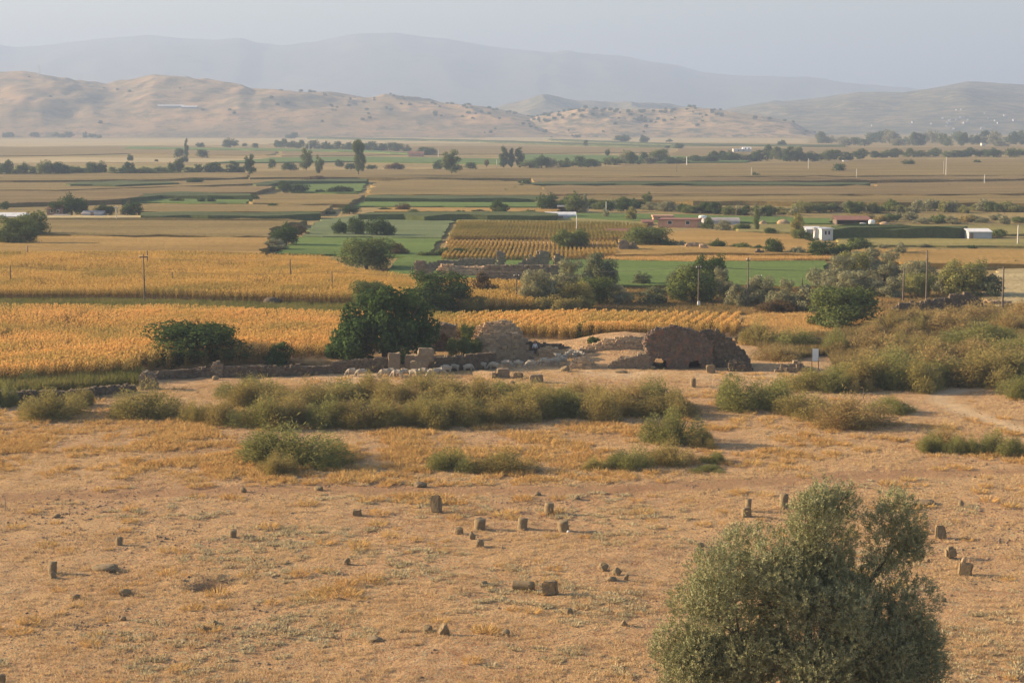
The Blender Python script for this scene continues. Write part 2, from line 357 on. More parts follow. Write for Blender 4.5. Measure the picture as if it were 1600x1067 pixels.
FIELDS = [
 ('pale', .1, [(-120, 217), (350, 217), (620, 215), (760, 217), (760, 224), (300, 225), (-120, 225)], 'pale stubble strip at the foot of the brown hills'),
 ('dgreen', 2.2, [(380, 201), (560, 205), (700, 209), (860, 212), (860, 214), (560, 208), (380, 205)], 'grey green strip at the brown hill foot'),
 ('pale', .1, [(760, 215), (1260, 217), (1260, 224), (900, 222), (760, 220)], 'pale strip under the scrubby hill'),
 ('dgreen', 2, [(860, 219), (1050, 226), (1320, 228), (1320, 226.5), (1050, 224), (860, 217)], 'thin green line below the scrubby hill'),
 ('dgreen', 2, [(480, 216), (720, 220), (900, 226), (1060, 230), (1060, 228), (900, 223), (720, 218), (480, 214)], 'long thin green line across the far plain'),
 ('dry', .6, [(-120, 245), (80, 243), (200, 240), (420, 243), (440, 233), (300, 229), (190, 229), (-120, 232)], 'brown field left behind the hedge of trees'),
 ('pale', .15, [(-120, 230), (170, 228), (330, 227), (420, 226), (420, 222), (-120, 222)], 'straw field beyond the left tree rows'),
 ('green', 1.2, [(195, 232), (560, 237), (640, 241), (640, 239), (560, 234), (200, 229)], 'narrow green band beneath the far left trees'),
 ('dry', .5, [(440, 244), (830, 240), (1040, 238), (1040, 231), (720, 228), (440, 234)], 'brown band behind the tall poplars'),
 ('dry', .4, [(1040, 246), (1280, 240), (1680, 238), (1680, 229), (1280, 231), (1060, 232)], 'ochre band between the two right tree belts'),
 ('pale', .2, [(-120, 256), (200, 254), (420, 254), (420, 248), (100, 246), (-120, 249)], 'pale field before the left hedge of trees'),
 ('green', .8, [(330, 254), (560, 252), (790, 256), (795, 248), (560, 245), (440, 246)], 'green field behind the row of tall poplars'),
 ('green', .8, [(820, 253), (900, 254), (1160, 253), (1180, 246), (990, 243), (820, 241)], 'green field behind the central hedge of trees'),
 ('yg', .8, [(-120, 271), (120, 270), (390, 268), (390, 259), (120, 259), (-120, 262)], 'yellow green field under the left hedge'),
 ('dry', 1.6, [(390, 278), (560, 277), (640, 278), (870, 278), (1040, 276), (1320, 275), (1680, 274), (1680, 249), (1380, 249), (1280, 254), (1040, 257), (870, 263), (640, 266), (390, 268)], 'wide brown maize field behind the thin green line'),
 ('drybrown', 1.7, [(840, 284.5), (1060, 283.5), (1680, 279), (1680, 275), (1040, 277.5), (830, 279)], 'narrow brown maize strip on the right plain'),
 ('dgreen', 2.4, [(820, 288), (960, 287), (1160, 288.5), (1360, 289), (1360, 285.5), (1100, 284.5), (830, 285)], 'thin green maize line across the brown fields'),
 ('dry', 1.6, [(-120, 283), (100, 282), (300, 280), (390, 277), (390, 270), (120, 272), (-120, 273)], 'brown field below the left hedge of trees'),
 ('dgreen', 2.4, [(110, 288), (180, 289), (280, 285), (265, 283), (120, 284.5)], 'long dark green maize strip on the left plain'),
 ('dry', .8, [(-120, 297), (90, 297), (280, 291), (480, 284), (560, 279), (390, 280), (-120, 285)], 'ochre field around the dark green strip'),
 ('drybrown', 1.6, [(-120, 315), (0, 317), (195, 312), (240, 303), (400, 300), (430, 290), (280, 293), (90, 299), (-120, 299)], 'brown field left of the bright green rectangle'),
 ('green', .35, [(215, 316), (385, 317.5), (395, 307), (255, 305.5)], 'bright green rectangular field on the left plain'),
 ('dgreen', 2.3, [(190, 313.5), (250, 305), (392, 306.5), (392, 302.5), (240, 301)], 'dark green maize edge above the green rectangle'),
 ('green', .4, [(455, 300), (560, 301.5), (576, 284), (450, 286), (430, 292)], 'green field under the tall poplar'),
 ('dgreen', 2.3, [(395, 291), (440, 284), (576, 282.5), (576, 279.5), (440, 281), (395, 288)], 'dark maize edge at the back of green field'),
 ('dry', 1.4, [(570, 303), (650, 305), (860, 305), (850, 292), (800, 284), (660, 279.5), (590, 284)], 'large brown field in the middle of the plain'),
 ('drybrown', 1.5, [(850, 303), (1020, 305), (1680, 303), (1680, 281), (1370, 286), (1370, 291), (1100, 291), (850, 290)], 'great brown field on the right plain'),
 ('dry', 1.4, [(860, 313), (1010, 313), (1240, 316), (1680, 318), (1680, 305), (1240, 306), (860, 306)], 'brown field behind the right hedge of scrub'),
 ('dry', 1.2, [(395, 317), (545, 319), (570, 305), (450, 302.5), (400, 306)], 'tan field between the two green fields'),
 ('dry', 1.2, [(215, 330), (505, 331), (520, 321), (395, 319), (220, 318.5)], 'tan strip below the bright green rectangle'),
 ('dgreen', 2.2, [(220, 336), (400, 337), (500, 335), (500, 331.5), (220, 331)], 'dark green strip under the tan strip'),
 ('dgreen', 2.3, [(570, 309.5), (865, 311), (865, 306.5), (575, 305.5)], 'dark maize edge of the long green field'),
 ('green', .35, [(550, 322), (868, 323.5), (868, 312.5), (575, 311)], 'long green field in the middle of the plain'),
 ('gold', .8, [(585, 330), (870, 331.5), (870, 325), (600, 324)], 'thin golden strip below the long green field'),
 ('dgreen', 2.2, [(560, 336), (870, 338), (870, 333), (600, 332)], 'hedge green strip behind the striped field'),
 ('pale', .5, [(-120, 340), (380, 341), (500, 340), (500, 337.5), (-120, 336)], 'pale grassy strip before the brown field'),
 ('bluegreen', .25, [(472, 368.5), (690, 371.5), (715, 335), (570, 334), (500, 343)], 'grey green field with row of round trees'),
 ('green', .3, [(430, 396), (525, 397), (610, 400), (662, 402), (690, 373), (470, 370)], 'green field in front of the round trees'),
 ('green', .3, [(600, 430), (760, 437), (960, 446), (1060, 444), (1290, 447), (1290, 407), (1190, 408), (960, 405), (860, 398), (640, 400), (620, 405)], 'bright green field around the far ruins'),
 ('yg', .4, [(703, 366), (950, 368), (1010, 366), (1010, 346), (900, 341), (716, 340)], 'soil under the upper striped maize field'),
 ('soil', .25, [(690, 395), (960, 396), (965, 369), (701, 368)], 'soil under the lower striped maize field'),
 ('gold', .9, [(960, 398), (1090, 396), (1260, 397), (1300, 388), (1240, 366), (1080, 358), (1015, 366), (968, 370)], 'golden field behind the bank of ruins'),
 ('green', .3, [(880, 343), (1020, 345), (1300, 349), (1300, 341), (1020, 334), (900, 333)], 'thin green field behind the pink building'),
 ('yg', .4, [(1150, 362), (1300, 364), (1680, 366), (1680, 352), (1300, 351), (1150, 350)], 'yellowish track side before the red roofed shed'),
 ('dgreen', 2.5, [(1300, 357.5), (1500, 357), (1512, 355), (1512, 353), (1300, 353.5)], 'dark green maize wall beside the grey shed'),
 ('yg', .3, [(1310, 382), (1480, 384), (1680, 385), (1680, 374), (1310, 372)], 'weedy yellow green field before the grey shed'),
 ('gold', .9, [(1330, 407), (1480, 412), (1680, 414), (1680, 392), (1400, 388), (1330, 390)], 'ochre field on the right behind the olives'),
 ('pale', .12, [(1530, 480), (1720, 480), (1720, 420), (1560, 420)], 'bare sandy ground at the right edge'),
 ('dry', 1.4, [(-120, 366), (420, 370), (425, 357), (480, 343), (380, 342), (-120, 342)], 'ochre field with low bushes on the left'),
 ('gold', 1.5, [(-120, 394), (405, 395), (420, 371.5), (-120, 368)], 'brown gold field beside the dark left trees'),
 ('soil', .12, [(-140, 464), (225, 466), (560, 472), (735, 480), (834, 478), (836, 446), (660, 440), (545, 424), (505, 400), (-140, 398)], 'soil under the rear golden maize field'),
 ('soil', .14, [(-140, 602), (0, 600), (205, 586), (230, 574), (380, 562), (520, 564), (700, 560), (880, 547), (1000, 538), (1150, 532), (1160, 494), (900, 488), (700, 496), (560, 490), (225, 484), (-140, 482)], 'soil under the front golden maize field'),
]
for f in FIELDS: field(*f)

# ------------------------------------------------------------------ scattered stuff (geometry nodes instances)
def scatter(name, protos, pts, rot, scl, var, mats, label, catg):
    Vs, Fs, pid, mi, o = [], [], [], [], 0
    for k, (V, f, m_) in enumerate(protos):
        Vs.append(V); Fs.append(np.asarray(f) + o); pid += [k] * len(V); o += len(V)
        mi.append(np.full(len(f), m_) if np.isscalar(m_) else m_)
    me = npmesh(name, np.vstack(Vs + [pts]), np.vstack(Fs), np.concatenate(mi))
    pid = np.concatenate([np.array(pid), 100 + var]).astype(np.int32)
    a = me.attributes.new('proto', 'INT', 'POINT'); a.data.foreach_set('value', pid)
    fattr(me, 'rot', np.concatenate([np.zeros(o), rot])); fattr(me, 'scl', np.concatenate([np.ones(o), scl]))
    ob = link(name, me, mats)
    g = bpy.data.node_groups.new('scatter_' + name, 'GeometryNodeTree')
    g.interface.new_socket('Geometry', in_out='INPUT', socket_type='NodeSocketGeometry')
    g.interface.new_socket('Geometry', in_out='OUTPUT', socket_type='NodeSocketGeometry')
    N = g.nodes.new; L = g.links.new
    gi = N('NodeGroupInput'); go = N('NodeGroupOutput'); j = N('GeometryNodeJoinGeometry')
    def attr(nm, ty):
        n = N('GeometryNodeInputNamedAttribute'); n.data_type = ty; n.inputs['Name'].default_value = nm; return n.outputs[0]
    pa, ra, sa = attr('proto', 'INT'), attr('rot', 'FLOAT'), attr('scl', 'FLOAT')
    cx = N('ShaderNodeCombineXYZ'); L(ra, cx.inputs[2]); er = N('FunctionNodeEulerToRotation'); L(cx.outputs[0], er.inputs[0])
    for k in range(len(protos)):
        def sel(v):
            c = N('FunctionNodeCompare'); c.data_type = 'INT'; c.operation = 'EQUAL'; L(pa, c.inputs[2]); c.inputs[3].default_value = v
            s = N('GeometryNodeSeparateGeometry'); s.domain = 'POINT'; L(gi.outputs[0], s.inputs[0]); L(c.outputs[0], s.inputs[1]); return s.outputs[0]
        i = N('GeometryNodeInstanceOnPoints')
        L(sel(100 + k), i.inputs['Points']); L(sel(k), i.inputs['Instance']); L(er.outputs[0], i.inputs['Rotation']); L(sa, i.inputs['Scale'])
        L(i.outputs[0], j.inputs[0])
    L(j.outputs[0], go.inputs[0])
    md = ob.modifiers.new('scatter', 'NODES'); md.node_group = g
    return tag(ob, label, catg, kind='stuff')
def inpoly(x, y, P):
    r = np.zeros(x.shape, bool); n = len(P)
    for i in range(n):
        ax, ay = P[i]; bx, by = P[(i + 1) % n]
        c = (ay > y) != (by > y)
        with np.errstate(divide='ignore', invalid='ignore'): r ^= c & (x < (bx - ax) * (y - ay) / (by - ay + 1e-12) + ax)
    return r
def gpoly(pts, z=0): return [flat(a, b, z)[:2] for a, b in pts]

def leaf_quads(P, T, N, ln, wd):
    """diamond leaves: base P, along T, flat to N"""
    B = np.cross(T, N); B /= np.linalg.norm(B, axis=1, keepdims=True) + 1e-9
    ln = np.asarray(ln).reshape(-1, 1) * np.ones((len(P), 1)); wd = np.asarray(wd).reshape(-1, 1) * np.ones((len(P), 1))
    V = np.stack([P, P + T * ln * .5 + B * wd * .5, P + T * ln, P + T * ln * .5 - B * wd * .5], 1).reshape(-1, 3)
    return V, np.arange(len(V)).reshape(-1, 4)
def unit(v): return v / (np.linalg.norm(v, axis=1, keepdims=True) + 1e-9)
def tuft(seed, n, h, spread, wd, lean=.6):
    r = rng(seed); a = r.uniform(0, 6.283, n); rad = spread * np.sqrt(r.uniform(0, 1, n)) * .6
    P = np.stack([np.cos(a) * rad, np.sin(a) * rad, np.zeros(n)], 1)
    T = unit(np.stack([np.cos(a) * lean * r.uniform(.1, 1, n), np.sin(a) * lean * r.uniform(.1, 1, n), np.ones(n)], 1) + r.normal(0, .18, (n, 3)))
    return (*leaf_quads(P, T, unit(r.normal(0, 1, (n, 3))), h * r.uniform(.5, 1, n), wd), 0)
def maize(seed, h=2.1, lw=.8):
    r = rng(seed); parts = []; ms = []
    for s in range(2):
        ox, oy = r.normal(0, .12, 2); hh = h * r.uniform(.85, 1.05)
        P = np.array([[ox, oy, 0.], [ox, oy, 0.]]); T = np.array([[.03, .02, 1.], [-.02, .03, 1.]])
        parts.append(leaf_quads(P, T, np.array([[1., 0, 0], [0, 1., 0]]), hh, .07)); ms += [1, 1]
        n = 11; z = np.linspace(.25, .92, n) * hh; a = np.arange(n) * 2.6 + r.uniform(0, 6)
        P = np.stack([np.full(n, ox), np.full(n, oy), z], 1); up = r.uniform(.1, .9, n)
        T = unit(np.stack([np.cos(a), np.sin(a), up], 1)); N_ = unit(np.stack([-np.cos(a) * up, -np.sin(a) * up, np.ones(n)], 1) + r.normal(0, .5, (n, 3)))
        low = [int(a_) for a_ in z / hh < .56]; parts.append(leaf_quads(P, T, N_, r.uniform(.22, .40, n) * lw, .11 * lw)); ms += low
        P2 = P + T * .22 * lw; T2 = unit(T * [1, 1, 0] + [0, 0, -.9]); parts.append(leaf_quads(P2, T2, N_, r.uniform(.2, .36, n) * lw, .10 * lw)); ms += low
        n = 6; T = unit(np.stack([r.normal(0, .3, n), r.normal(0, .3, n), np.ones(n)], 1))
        parts.append(leaf_quads(np.tile([[ox, oy, hh * .92]], (n, 1)), T, unit(r.normal(0, 1, (n, 3))), .32, .07)); ms += [0] * n
    V, f = cat(parts); return V, f, np.array(ms)
def corn(name, px_poly, ang, row, step, mat, label, seed, h=2.1, wig=.4, gap=.0, lw=.68):
    P = gpoly(px_poly, 1.9); r = rng(seed); A = np.array(P)
    cx, cy = A.mean(0); R = np.hypot(A[:, 0] - cx, A[:, 1] - cy).max() + 3
    u = np.arange(-R, R, row); v = np.arange(-R, R, step); U, V = np.meshgrid(u, v); U = U.ravel(); V = V.ravel()
    U = U + r.normal(0, .05, U.size); V = V + r.uniform(-.5, .5, V.size) * step
    U = U + wig * (1.2 * np.sin(V * .04) + .4 * np.sin(V * .13 + 1))
    x = cx + U * math.cos(ang) - V * math.sin(ang); y = cy + U * math.sin(ang) + V * math.cos(ang)
    k = inpoly(x, y, P) & (r.uniform(0, 1, x.size) > gap + .5 * (fbm(x, y, .12, 3, seed) > .63))
    x = x[k]; y = y[k]; n = len(x)
    hs = .82 + .45 * (fbm(x, y, .06, 3, seed + 3)) * r.uniform(.8, 1.1, n)
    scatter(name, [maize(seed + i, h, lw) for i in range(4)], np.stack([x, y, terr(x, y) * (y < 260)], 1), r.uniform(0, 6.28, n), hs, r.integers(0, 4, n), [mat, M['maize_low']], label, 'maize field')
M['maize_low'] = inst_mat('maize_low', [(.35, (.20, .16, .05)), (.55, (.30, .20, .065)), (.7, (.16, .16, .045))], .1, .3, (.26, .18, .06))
CORN = inst_mat('dry_maize', [(.33, (.30, .27, .075)), (.46, (.62, .41, .125)), (.60, (.76, .46, .155)), (.74, (.52, .29, .10))], .07, .35, (.85, .58, .24))
CORN2 = inst_mat('dry_maize_rear', [(.34, (.28, .25, .065)), (.46, (.54, .37, .105)), (.60, (.64, .42, .125)), (.75, (.42, .29, .09))], .05, .35, (.72, .50, .19))
CORN3 = inst_mat('green_maize', [(.35, (.17, .17, .045)), (.55, (.30, .24, .07)), (.7, (.36, .26, .09))], .05, .3, (.32, .25, .08))
CORN4 = inst_mat('ochre_maize', [(.35, (.30, .225, .065)), (.55, (.42, .28, .085)), (.7, (.36, .26, .08))], .05, .3, (.45, .32, .1))
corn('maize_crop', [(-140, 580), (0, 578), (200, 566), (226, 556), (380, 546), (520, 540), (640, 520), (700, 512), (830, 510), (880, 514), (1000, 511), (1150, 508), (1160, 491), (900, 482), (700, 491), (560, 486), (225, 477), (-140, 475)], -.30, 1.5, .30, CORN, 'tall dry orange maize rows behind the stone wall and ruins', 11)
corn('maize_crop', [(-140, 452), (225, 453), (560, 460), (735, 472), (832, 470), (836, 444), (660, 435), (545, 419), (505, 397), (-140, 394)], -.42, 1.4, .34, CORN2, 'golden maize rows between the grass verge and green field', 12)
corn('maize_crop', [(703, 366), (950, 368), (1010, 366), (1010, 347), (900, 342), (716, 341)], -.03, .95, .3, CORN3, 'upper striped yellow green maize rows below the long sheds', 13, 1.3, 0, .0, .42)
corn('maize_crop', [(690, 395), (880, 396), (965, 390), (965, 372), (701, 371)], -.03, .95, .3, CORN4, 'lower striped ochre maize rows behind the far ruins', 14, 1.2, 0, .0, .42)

# ground cover in front
FRONT = [(-120, 1130), (1720, 1130), (1720, 585), (1300, 580), (1180, 585), (880, 576), (600, 585), (250, 600), (-120, 625)]
def sample(poly_px, n, seed):
    P = gpoly(poly_px); A = np.array(P); r = rng(seed); lo = A.min(0); hi = A.max(0)
    x = r.uniform(lo[0], hi[0], n); y = r.uniform(lo[1], hi[1], n); k = inpoly(x, y, P); return x[k], y[k], r
def put(name, poly, n, seed, protos, mats, keep, smin, smax, label, catg):
    x, y, r = sample(poly, n, seed); k = r.uniform(0, 1, len(x)) < keep(x, y); x = x[k]; y = y[k]; m = len(x)
    scatter(name, protos, np.stack([x, y, terr(x, y) - .01], 1), r.uniform(0, 6.28, m), r.uniform(smin, smax, m), r.integers(0, len(protos), m), mats, label, catg)
def trackfree(x, y):
    d = polydist(x, y, [(-200, 782), (200, 772), (480, 764), (800, 766), (1000, 762), (1230, 748), (1500, 738), (1800, 738)])
    e = polydist(x, y, [(1800, 712), (1640, 682), (1540, 652), (1468, 628), (1470, 613), (1530, 604), (1700, 592)])
    qx, qy = flat(330, 914)[:2]
    return np.clip((np.minimum(d, e) - 1.0) / 1.5, .03, 1) * ((((x - qx) / 1.3) ** 2 + ((y - qy) / .9) ** 2) > 1)
def sstep(v, a, b): return np.clip((v - a) / (b - a), 0, 1)
STRAW = inst_mat('straw', [(.35, (.46, .31, .16)), (.6, (.62, .46, .26))], .15, .3, (.56, .41, .23))
GOLD = inst_mat('dry_weed', [(.35, (.50, .30, .11)), (.65, (.58, .38, .155))], .2, .3, (.50, .37, .15))
HERB = inst_mat('grey_herb', [(.35, (.42, .36, .22)), (.65, (.52, .46, .30))], .2, .3, (.44, .35, .20))
GREENG = inst_mat('verge_grass', [(.35, (.12, .14, .035)), (.65, (.22, .21, .07))], .2, .3, (.28, .22, .08))
put('dry_grass', FRONT, 130000, 51, [tuft(s, 22, .26, .3, .022, .9) for s in (1, 2, 3)], STRAW, lambda x, y: (.12 + .88 * sstep(fbm(x, y, .22, 4, 5), .38, .62)) * trackfree(x, y), .5, 1.25, 'short dry straw grass over the tan field', 'grass')
put('dry_weeds', FRONT, 110000, 52, [tuft(s, 90, .36, .55, .03, 2.2) for s in (4, 5, 6)], GOLD,
    lambda x, y: np.maximum(sstep(fbm(x, y, .13, 4, 15), .52, .70), .8 * sstep(fbm(x, y, .35, 3, 16), .56, .72)) * (.02 + .36 * np.exp(-((y - 158) / 14) ** 2) + .4 * (x < -8) * np.exp(-((y - 157) / 12) ** 2)) * trackfree(x, y), .5, 1.9, 'golden dry weeds in clumps over the field', 'weeds')
put('grey_herbs', FRONT, 50000, 53, [tuft(s, 50, .22, .45, .05, 1.6) for s in (7, 8, 9)], HERB,
    lambda x, y: sstep(fbm(x, y, .16, 4, 25), .52, .66) * np.clip((152 - y) / 25, 0, 1) * .5 * trackfree(x, y), .6, 1.5, 'low grey green herbs spread over the near field', 'herbs')
put('verge_grass', [(-140, 492), (0, 492), (225, 491), (560, 497), (900, 497), (900, 485), (735, 484), (560, 477), (225, 471), (-140, 468)], 26000, 54, [tuft(s, 30, .8, .5, .05, .8) for s in (10, 11, 12)], GREENG, lambda x, y: .35 + .65 * sstep(fbm(x, y, .1, 3, 35), .4, .6), .5, 1.3, 'green grass verge between the two golden maize fields', 'grass')
put('weedy_grass', [(-140, 622), (60, 615), (215, 601), (222, 580), (120, 582), (40, 588), (-140, 592)], 5000, 55, [tuft(s, 30, 1.1, .5, .06, .8) for s in (13, 14)], GREENG, lambda x, y: .6 + 0 * x, .5, 1.5, 'tall green weeds along the left stone wall', 'weeds')
put('bank_grass', [(890, 408), (1080, 412), (1300, 408), (1300, 398), (1100, 394), (950, 391), (890, 397)], 24000, 56, [tuft(s, 26, .9, .8, .07, .9) for s in (15, 16)], GOLD, lambda x, y: .6 + 0 * x, .5, 1.4, 'golden dry grass on the bank behind the green field', 'grass')
put('scrub_grass', [(1300, 600), (1450, 606), (1720, 590), (1720, 478), (1400, 486), (1330, 520), (1180, 535), (1200, 556), (1250, 560), (1296, 552), (1312, 585)], 40000, 57, [tuft(s, 40, .9, .8, .05, .9) for s in (17, 18, 19)],
    inst_mat('scrub_grass', [(.35, (.20, .145, .06)), (.5, (.24, .19, .075)), (.65, (.16, .15, .055))], .12, .3, (.27, .18, .09)), lambda x, y: .25 + .75 * sstep(fbm(x, y, .12, 3, 45), .35, .6), .5, 1.4, 'brownish dry scrub grass on the right slope', 'grass')
put('slope_grass', [(1160, 540), (1300, 528), (1420, 500), (1400, 488), (1180, 492), (1158, 500)], 16000, 59, [tuft(s, 30, .6, .8, .05, 1.0) for s in (22, 23)], GOLD, lambda x, y: .25 + .75 * sstep(fbm(x, y, .15, 3, 65), .4, .6), .5, 1.3, 'golden dry grass at the end of the front maize', 'grass')
put('olive_grove_grass', [(830, 490), (1180, 492), (1290, 486), (1400, 490), (1560, 480), (1560, 440), (1300, 445), (830, 442)], 30000, 58, [tuft(s, 30, .6, .8, .06, .9) for s in (20, 21)],
    inst_mat('grove_grass', [(.35, (.16, .14, .05)), (.55, (.30, .21, .085)), (.7, (.42, .28, .12))], .06, .3, (.3, .2, .09)), lambda x, y: .5 + 0 * x, .5, 1.3, 'rough grass beneath the olive groves', 'grass')
# ---- pebbles
def rock(seed, w, d, h, sub=2, rough=.25, flatb=True):
    bm = bmesh.new(); bmesh.ops.create_icosphere(bm, subdivisions=sub, radius=.5); r = rng(seed)
    dirs = unit(r.normal(0, 1, (9, 3))); offs = r.uniform(.30, .46, 9)
    V = np.array([v.co[:] for v in bm.verts]); f = np.array([[v.index for v in q.verts] for q in bm.faces]); bm.free()
    for dv, of in zip(dirs, offs):
        t = V @ dv; V = V - np.outer(np.clip(t - of, 0, None), dv) * .9
    V += r.normal(0, .02 * rough * 4, V.shape); V[:, 2] = np.maximum(V[:, 2], -.3)
    V[:, 2] -= V[:, 2].min() + .06; V /= np.array([np.ptp(V[:, 0]), np.ptp(V[:, 1]), V[:, 2].max()])
    return V * [w, d, h], f
def tri2quad(f): return np.concatenate([f, f[:, 2:3]], 1)
def rockq(seed, s):
    V, f = rock(seed, s, s * .8, s * .5, 1); 
    return V, f
def put_rocks(name, poly, n, seed, keep, smin, smax, label):
    x, y, r = sample(poly, n, seed); k = r.uniform(0, 1, len(x)) < keep(x, y); x = x[k]; y = y[k]; m = len(x)
    pr = [(*rockq(s, 1.0), 0) for s in (31, 32, 33)]
    scatter(name, pr, np.stack([x, y, terr(x, y) - .02], 1), r.uniform(0, 6.28, m), smin * (smax / smin) ** (r.uniform(0, 1, m) ** 2.5), r.integers(0, 3, m), inst_mat('field_stone', [(.4, (.22, .16, .11)), (.6, (.32, .23, .16))], .4, 0, (.18, .14, .11)), label, 'stones')
put_rocks('loose_stones', FRONT, 150000, 61, lambda x, y: (.1 + .9 * sstep(fbm(x, y, .12, 3, 55), .48, .66)) * np.clip((150 - y) / 15, .1, 1), .05, .26, 'small dark stones and clods scattered over the near field')

# ------------------------------------------------------------------ trees and shrubs
def tube(pts, rad, k=7):
    pts = np.asarray(pts, float); n = len(pts); V = []; f = []
    for i in range(n):
        d = pts[min(i + 1, n - 1)] - pts[max(i - 1, 0)]; d /= np.linalg.norm(d) + 1e-9
        a = np.cross(d, [.3, 1, .2]); a /= np.linalg.norm(a); b = np.cross(d, a)
        for j in range(k):
            t = 2 * math.pi * j / k; V.append(pts[i] + rad[i] * (math.cos(t) * a + math.sin(t) * b))
    for i in range(n - 1):
        for j in range(k): f.append((i * k + j, i * k + (j + 1) % k, (i + 1) * k + (j + 1) % k, (i + 1) * k + j))
    return np.array(V), np.array(f)
def blob_leaves(r, blobs, n, ls, asp=.55, fill=.35, up=.15):
    """leaf diamonds spread through lumpy clumps, thinner towards each clump's middle"""
    Bc = np.array([b[:3] for b in blobs]); Br = np.array([b[3] for b in blobs]); Bz = np.array([b[4] if len(b) > 4 else 1. for b in blobs])
    w = Br ** 2; k = r.choice(len(blobs), n, p=w / w.sum())
    d = unit(r.normal(0, 1, (n, 3))); rad = np.where(r.uniform(0, 1, n) < fill, r.uniform(.2, 1, n) ** .5, r.normal(.97, .08, n))
    rad = rad * (1 + .22 * (vn(d[:, 0] * 3 + k * 7.3, d[:, 1] * 3 + d[:, 2] * 2.1, 1.3, 5) - .5) * 2)
    P = Bc[k] + d * (Br[k] * rad)[:, None] * np.stack([np.ones(n), np.ones(n), Bz[k]], 1)
    Nn = unit(d + r.normal(0, .45, (n, 3))); T = unit(np.cross(Nn, unit(r.normal(0, 1, (n, 3)))) + [0, 0, up])
    return leaf_quads(P, T, Nn, ls * r.uniform(.7, 1.3, n), ls * asp * r.uniform(.7, 1.2, n))
def crown_blobs(shape, r):
    B = []
    if shape == 'round':
        for i in range(26):
            a = r.uniform(0, 6.283); z = r.uniform(.14, .84); R = .36 * math.sqrt(max(.05, 1 - ((z - .42) / .52) ** 2)) * r.uniform(.5, 1.05)
            B.append((R * math.cos(a), R * math.sin(a), z, r.uniform(.10, .19)))
        B.append((0, 0, .45, .3))
    elif shape == 'lumpy':
        for i in range(24):
            a = r.uniform(0, 6.283); z = r.uniform(.16, .88); R = .38 * math.sqrt(max(.05, 1 - ((z - .38) / .6) ** 2)) * r.uniform(.35, 1.15)
            B.append((R * math.cos(a), R * math.sin(a), z, r.uniform(.07, .16)))
        B.append((.05, 0, .4, .24))
    elif shape == 'poplar':
        for i in range(22):
            z = .08 + .88 * i / 21; R = .34 * (1 - abs(z - .5) * 1.3); a = r.uniform(0, 6.283)
            B.append((R * .6 * math.cos(a), R * .6 * math.sin(a), z, r.uniform(.16, .26) * (1.15 - z * .6), .5))
    elif shape == 'tall':
        for i in range(20):
            z = r.uniform(.26, .93); R = .34 * (1 - ((z - .6) / .5) ** 2) * r.uniform(.4, 1.2); a = r.uniform(0, 6.283)
            B.append((R * math.cos(a), R * math.sin(a), z, r.uniform(.09, .17), .8))
    elif shape == 'low':
        for i in range(20):
            a = r.uniform(0, 6.283); R = .38 * r.uniform(0, 1) ** .5; B.append((R * math.cos(a), R * math.sin(a), .2 + .45 * r.uniform(.3, 1) * (1 - R * 1.3), r.uniform(.10, .18), 1.5))
    return B
NL = {'hi': (9000, .042), 'mid': (2600, .07), 'lo': (650, .13)}
CACHE = {}
def crown_mesh(shape, mk, q, v):
    key = (shape, mk, q, v)
    if key not in CACHE:
        base = (shape, q, v)
        if base not in CACHE:
            r = rng(hash_(shape) + v * 31 + len(q)); B = crown_blobs(shape, r); n, ls = NL[q]
            V, f = blob_leaves(r, B, n, ls, .6, .3)
            lo = {'round': .02, 'lumpy': .03, 'poplar': .06, 'tall': .2, 'low': .0}[shape]
            V[:, 2] = lo + (V[:, 2] - np.percentile(V[:, 2], .5)) / (np.percentile(V[:, 2], 99.7) - np.percentile(V[:, 2], .5)) * (1 - lo)
            V[:, 2] = np.maximum(V[:, 2], 0)
            for a in (0, 1): V[:, a] = (V[:, a] - np.mean(np.percentile(V[:, a], [1, 99]))) / np.ptp(np.percentile(V[:, a], [.7, 99.3]))
            CACHE[base] = (V, f)
        me = npmesh('crown', *CACHE[base]); me.materials.append(M[mk]); CACHE[key] = me
    return CACHE[key]
def hash_(s): return sum(ord(c) * (i + 3) for i, c in enumerate(s))
def trunk_mesh(shape, v):
    key = ('trunk', shape, v)
    if key not in CACHE:
        r = rng(v + 77); parts = []; th = .035 if shape != 'poplar' else .06
        parts.append(tube([(0, 0, -.03), (.01, 0, .1), (.02, .01, .3), (.0, .02, .62)], [th * 1.25, th, th * .8, th * .3]))
        for i in range(6):
            a = r.uniform(0, 6.283); z0 = r.uniform(.12, .4); R = r.uniform(.18, .32) * (.5 if shape == 'poplar' else 1)
            parts.append(tube([(.01, .01, z0), (R * .5 * math.cos(a), R * .5 * math.sin(a), z0 + .12), (R * math.cos(a), R * math.sin(a), z0 + .32)], [th * .55, th * .4, th * .12], 5))
        me = npmesh('trunk', *cat(parts), smooth=True); me.materials.append(M['bark']); CACHE[key] = me
    return CACHE[key]
def lone_mesh(shape, mk, v):
    key = ('lone', shape, mk, v)
    if key not in CACHE:
        a = crown_mesh(shape, mk, 'lo', v); V1, f1 = CACHE[(shape, 'lo', v)]
        V2, f2 = tube([(0, 0, -.03), (.01, 0, .2), (.0, .02, .6)], [.05, .04, .02], 5)
        V, f = cat([(V1, f1), (V2, f2)]); me = npmesh('small_tree', V, f, np.r_[np.zeros(len(f1)), np.ones(len(f2))].astype(int))
        me.materials.append(M[mk]); me.materials.append(M['bark']); CACHE[key] = me
    return CACHE[key]
TN = [0]
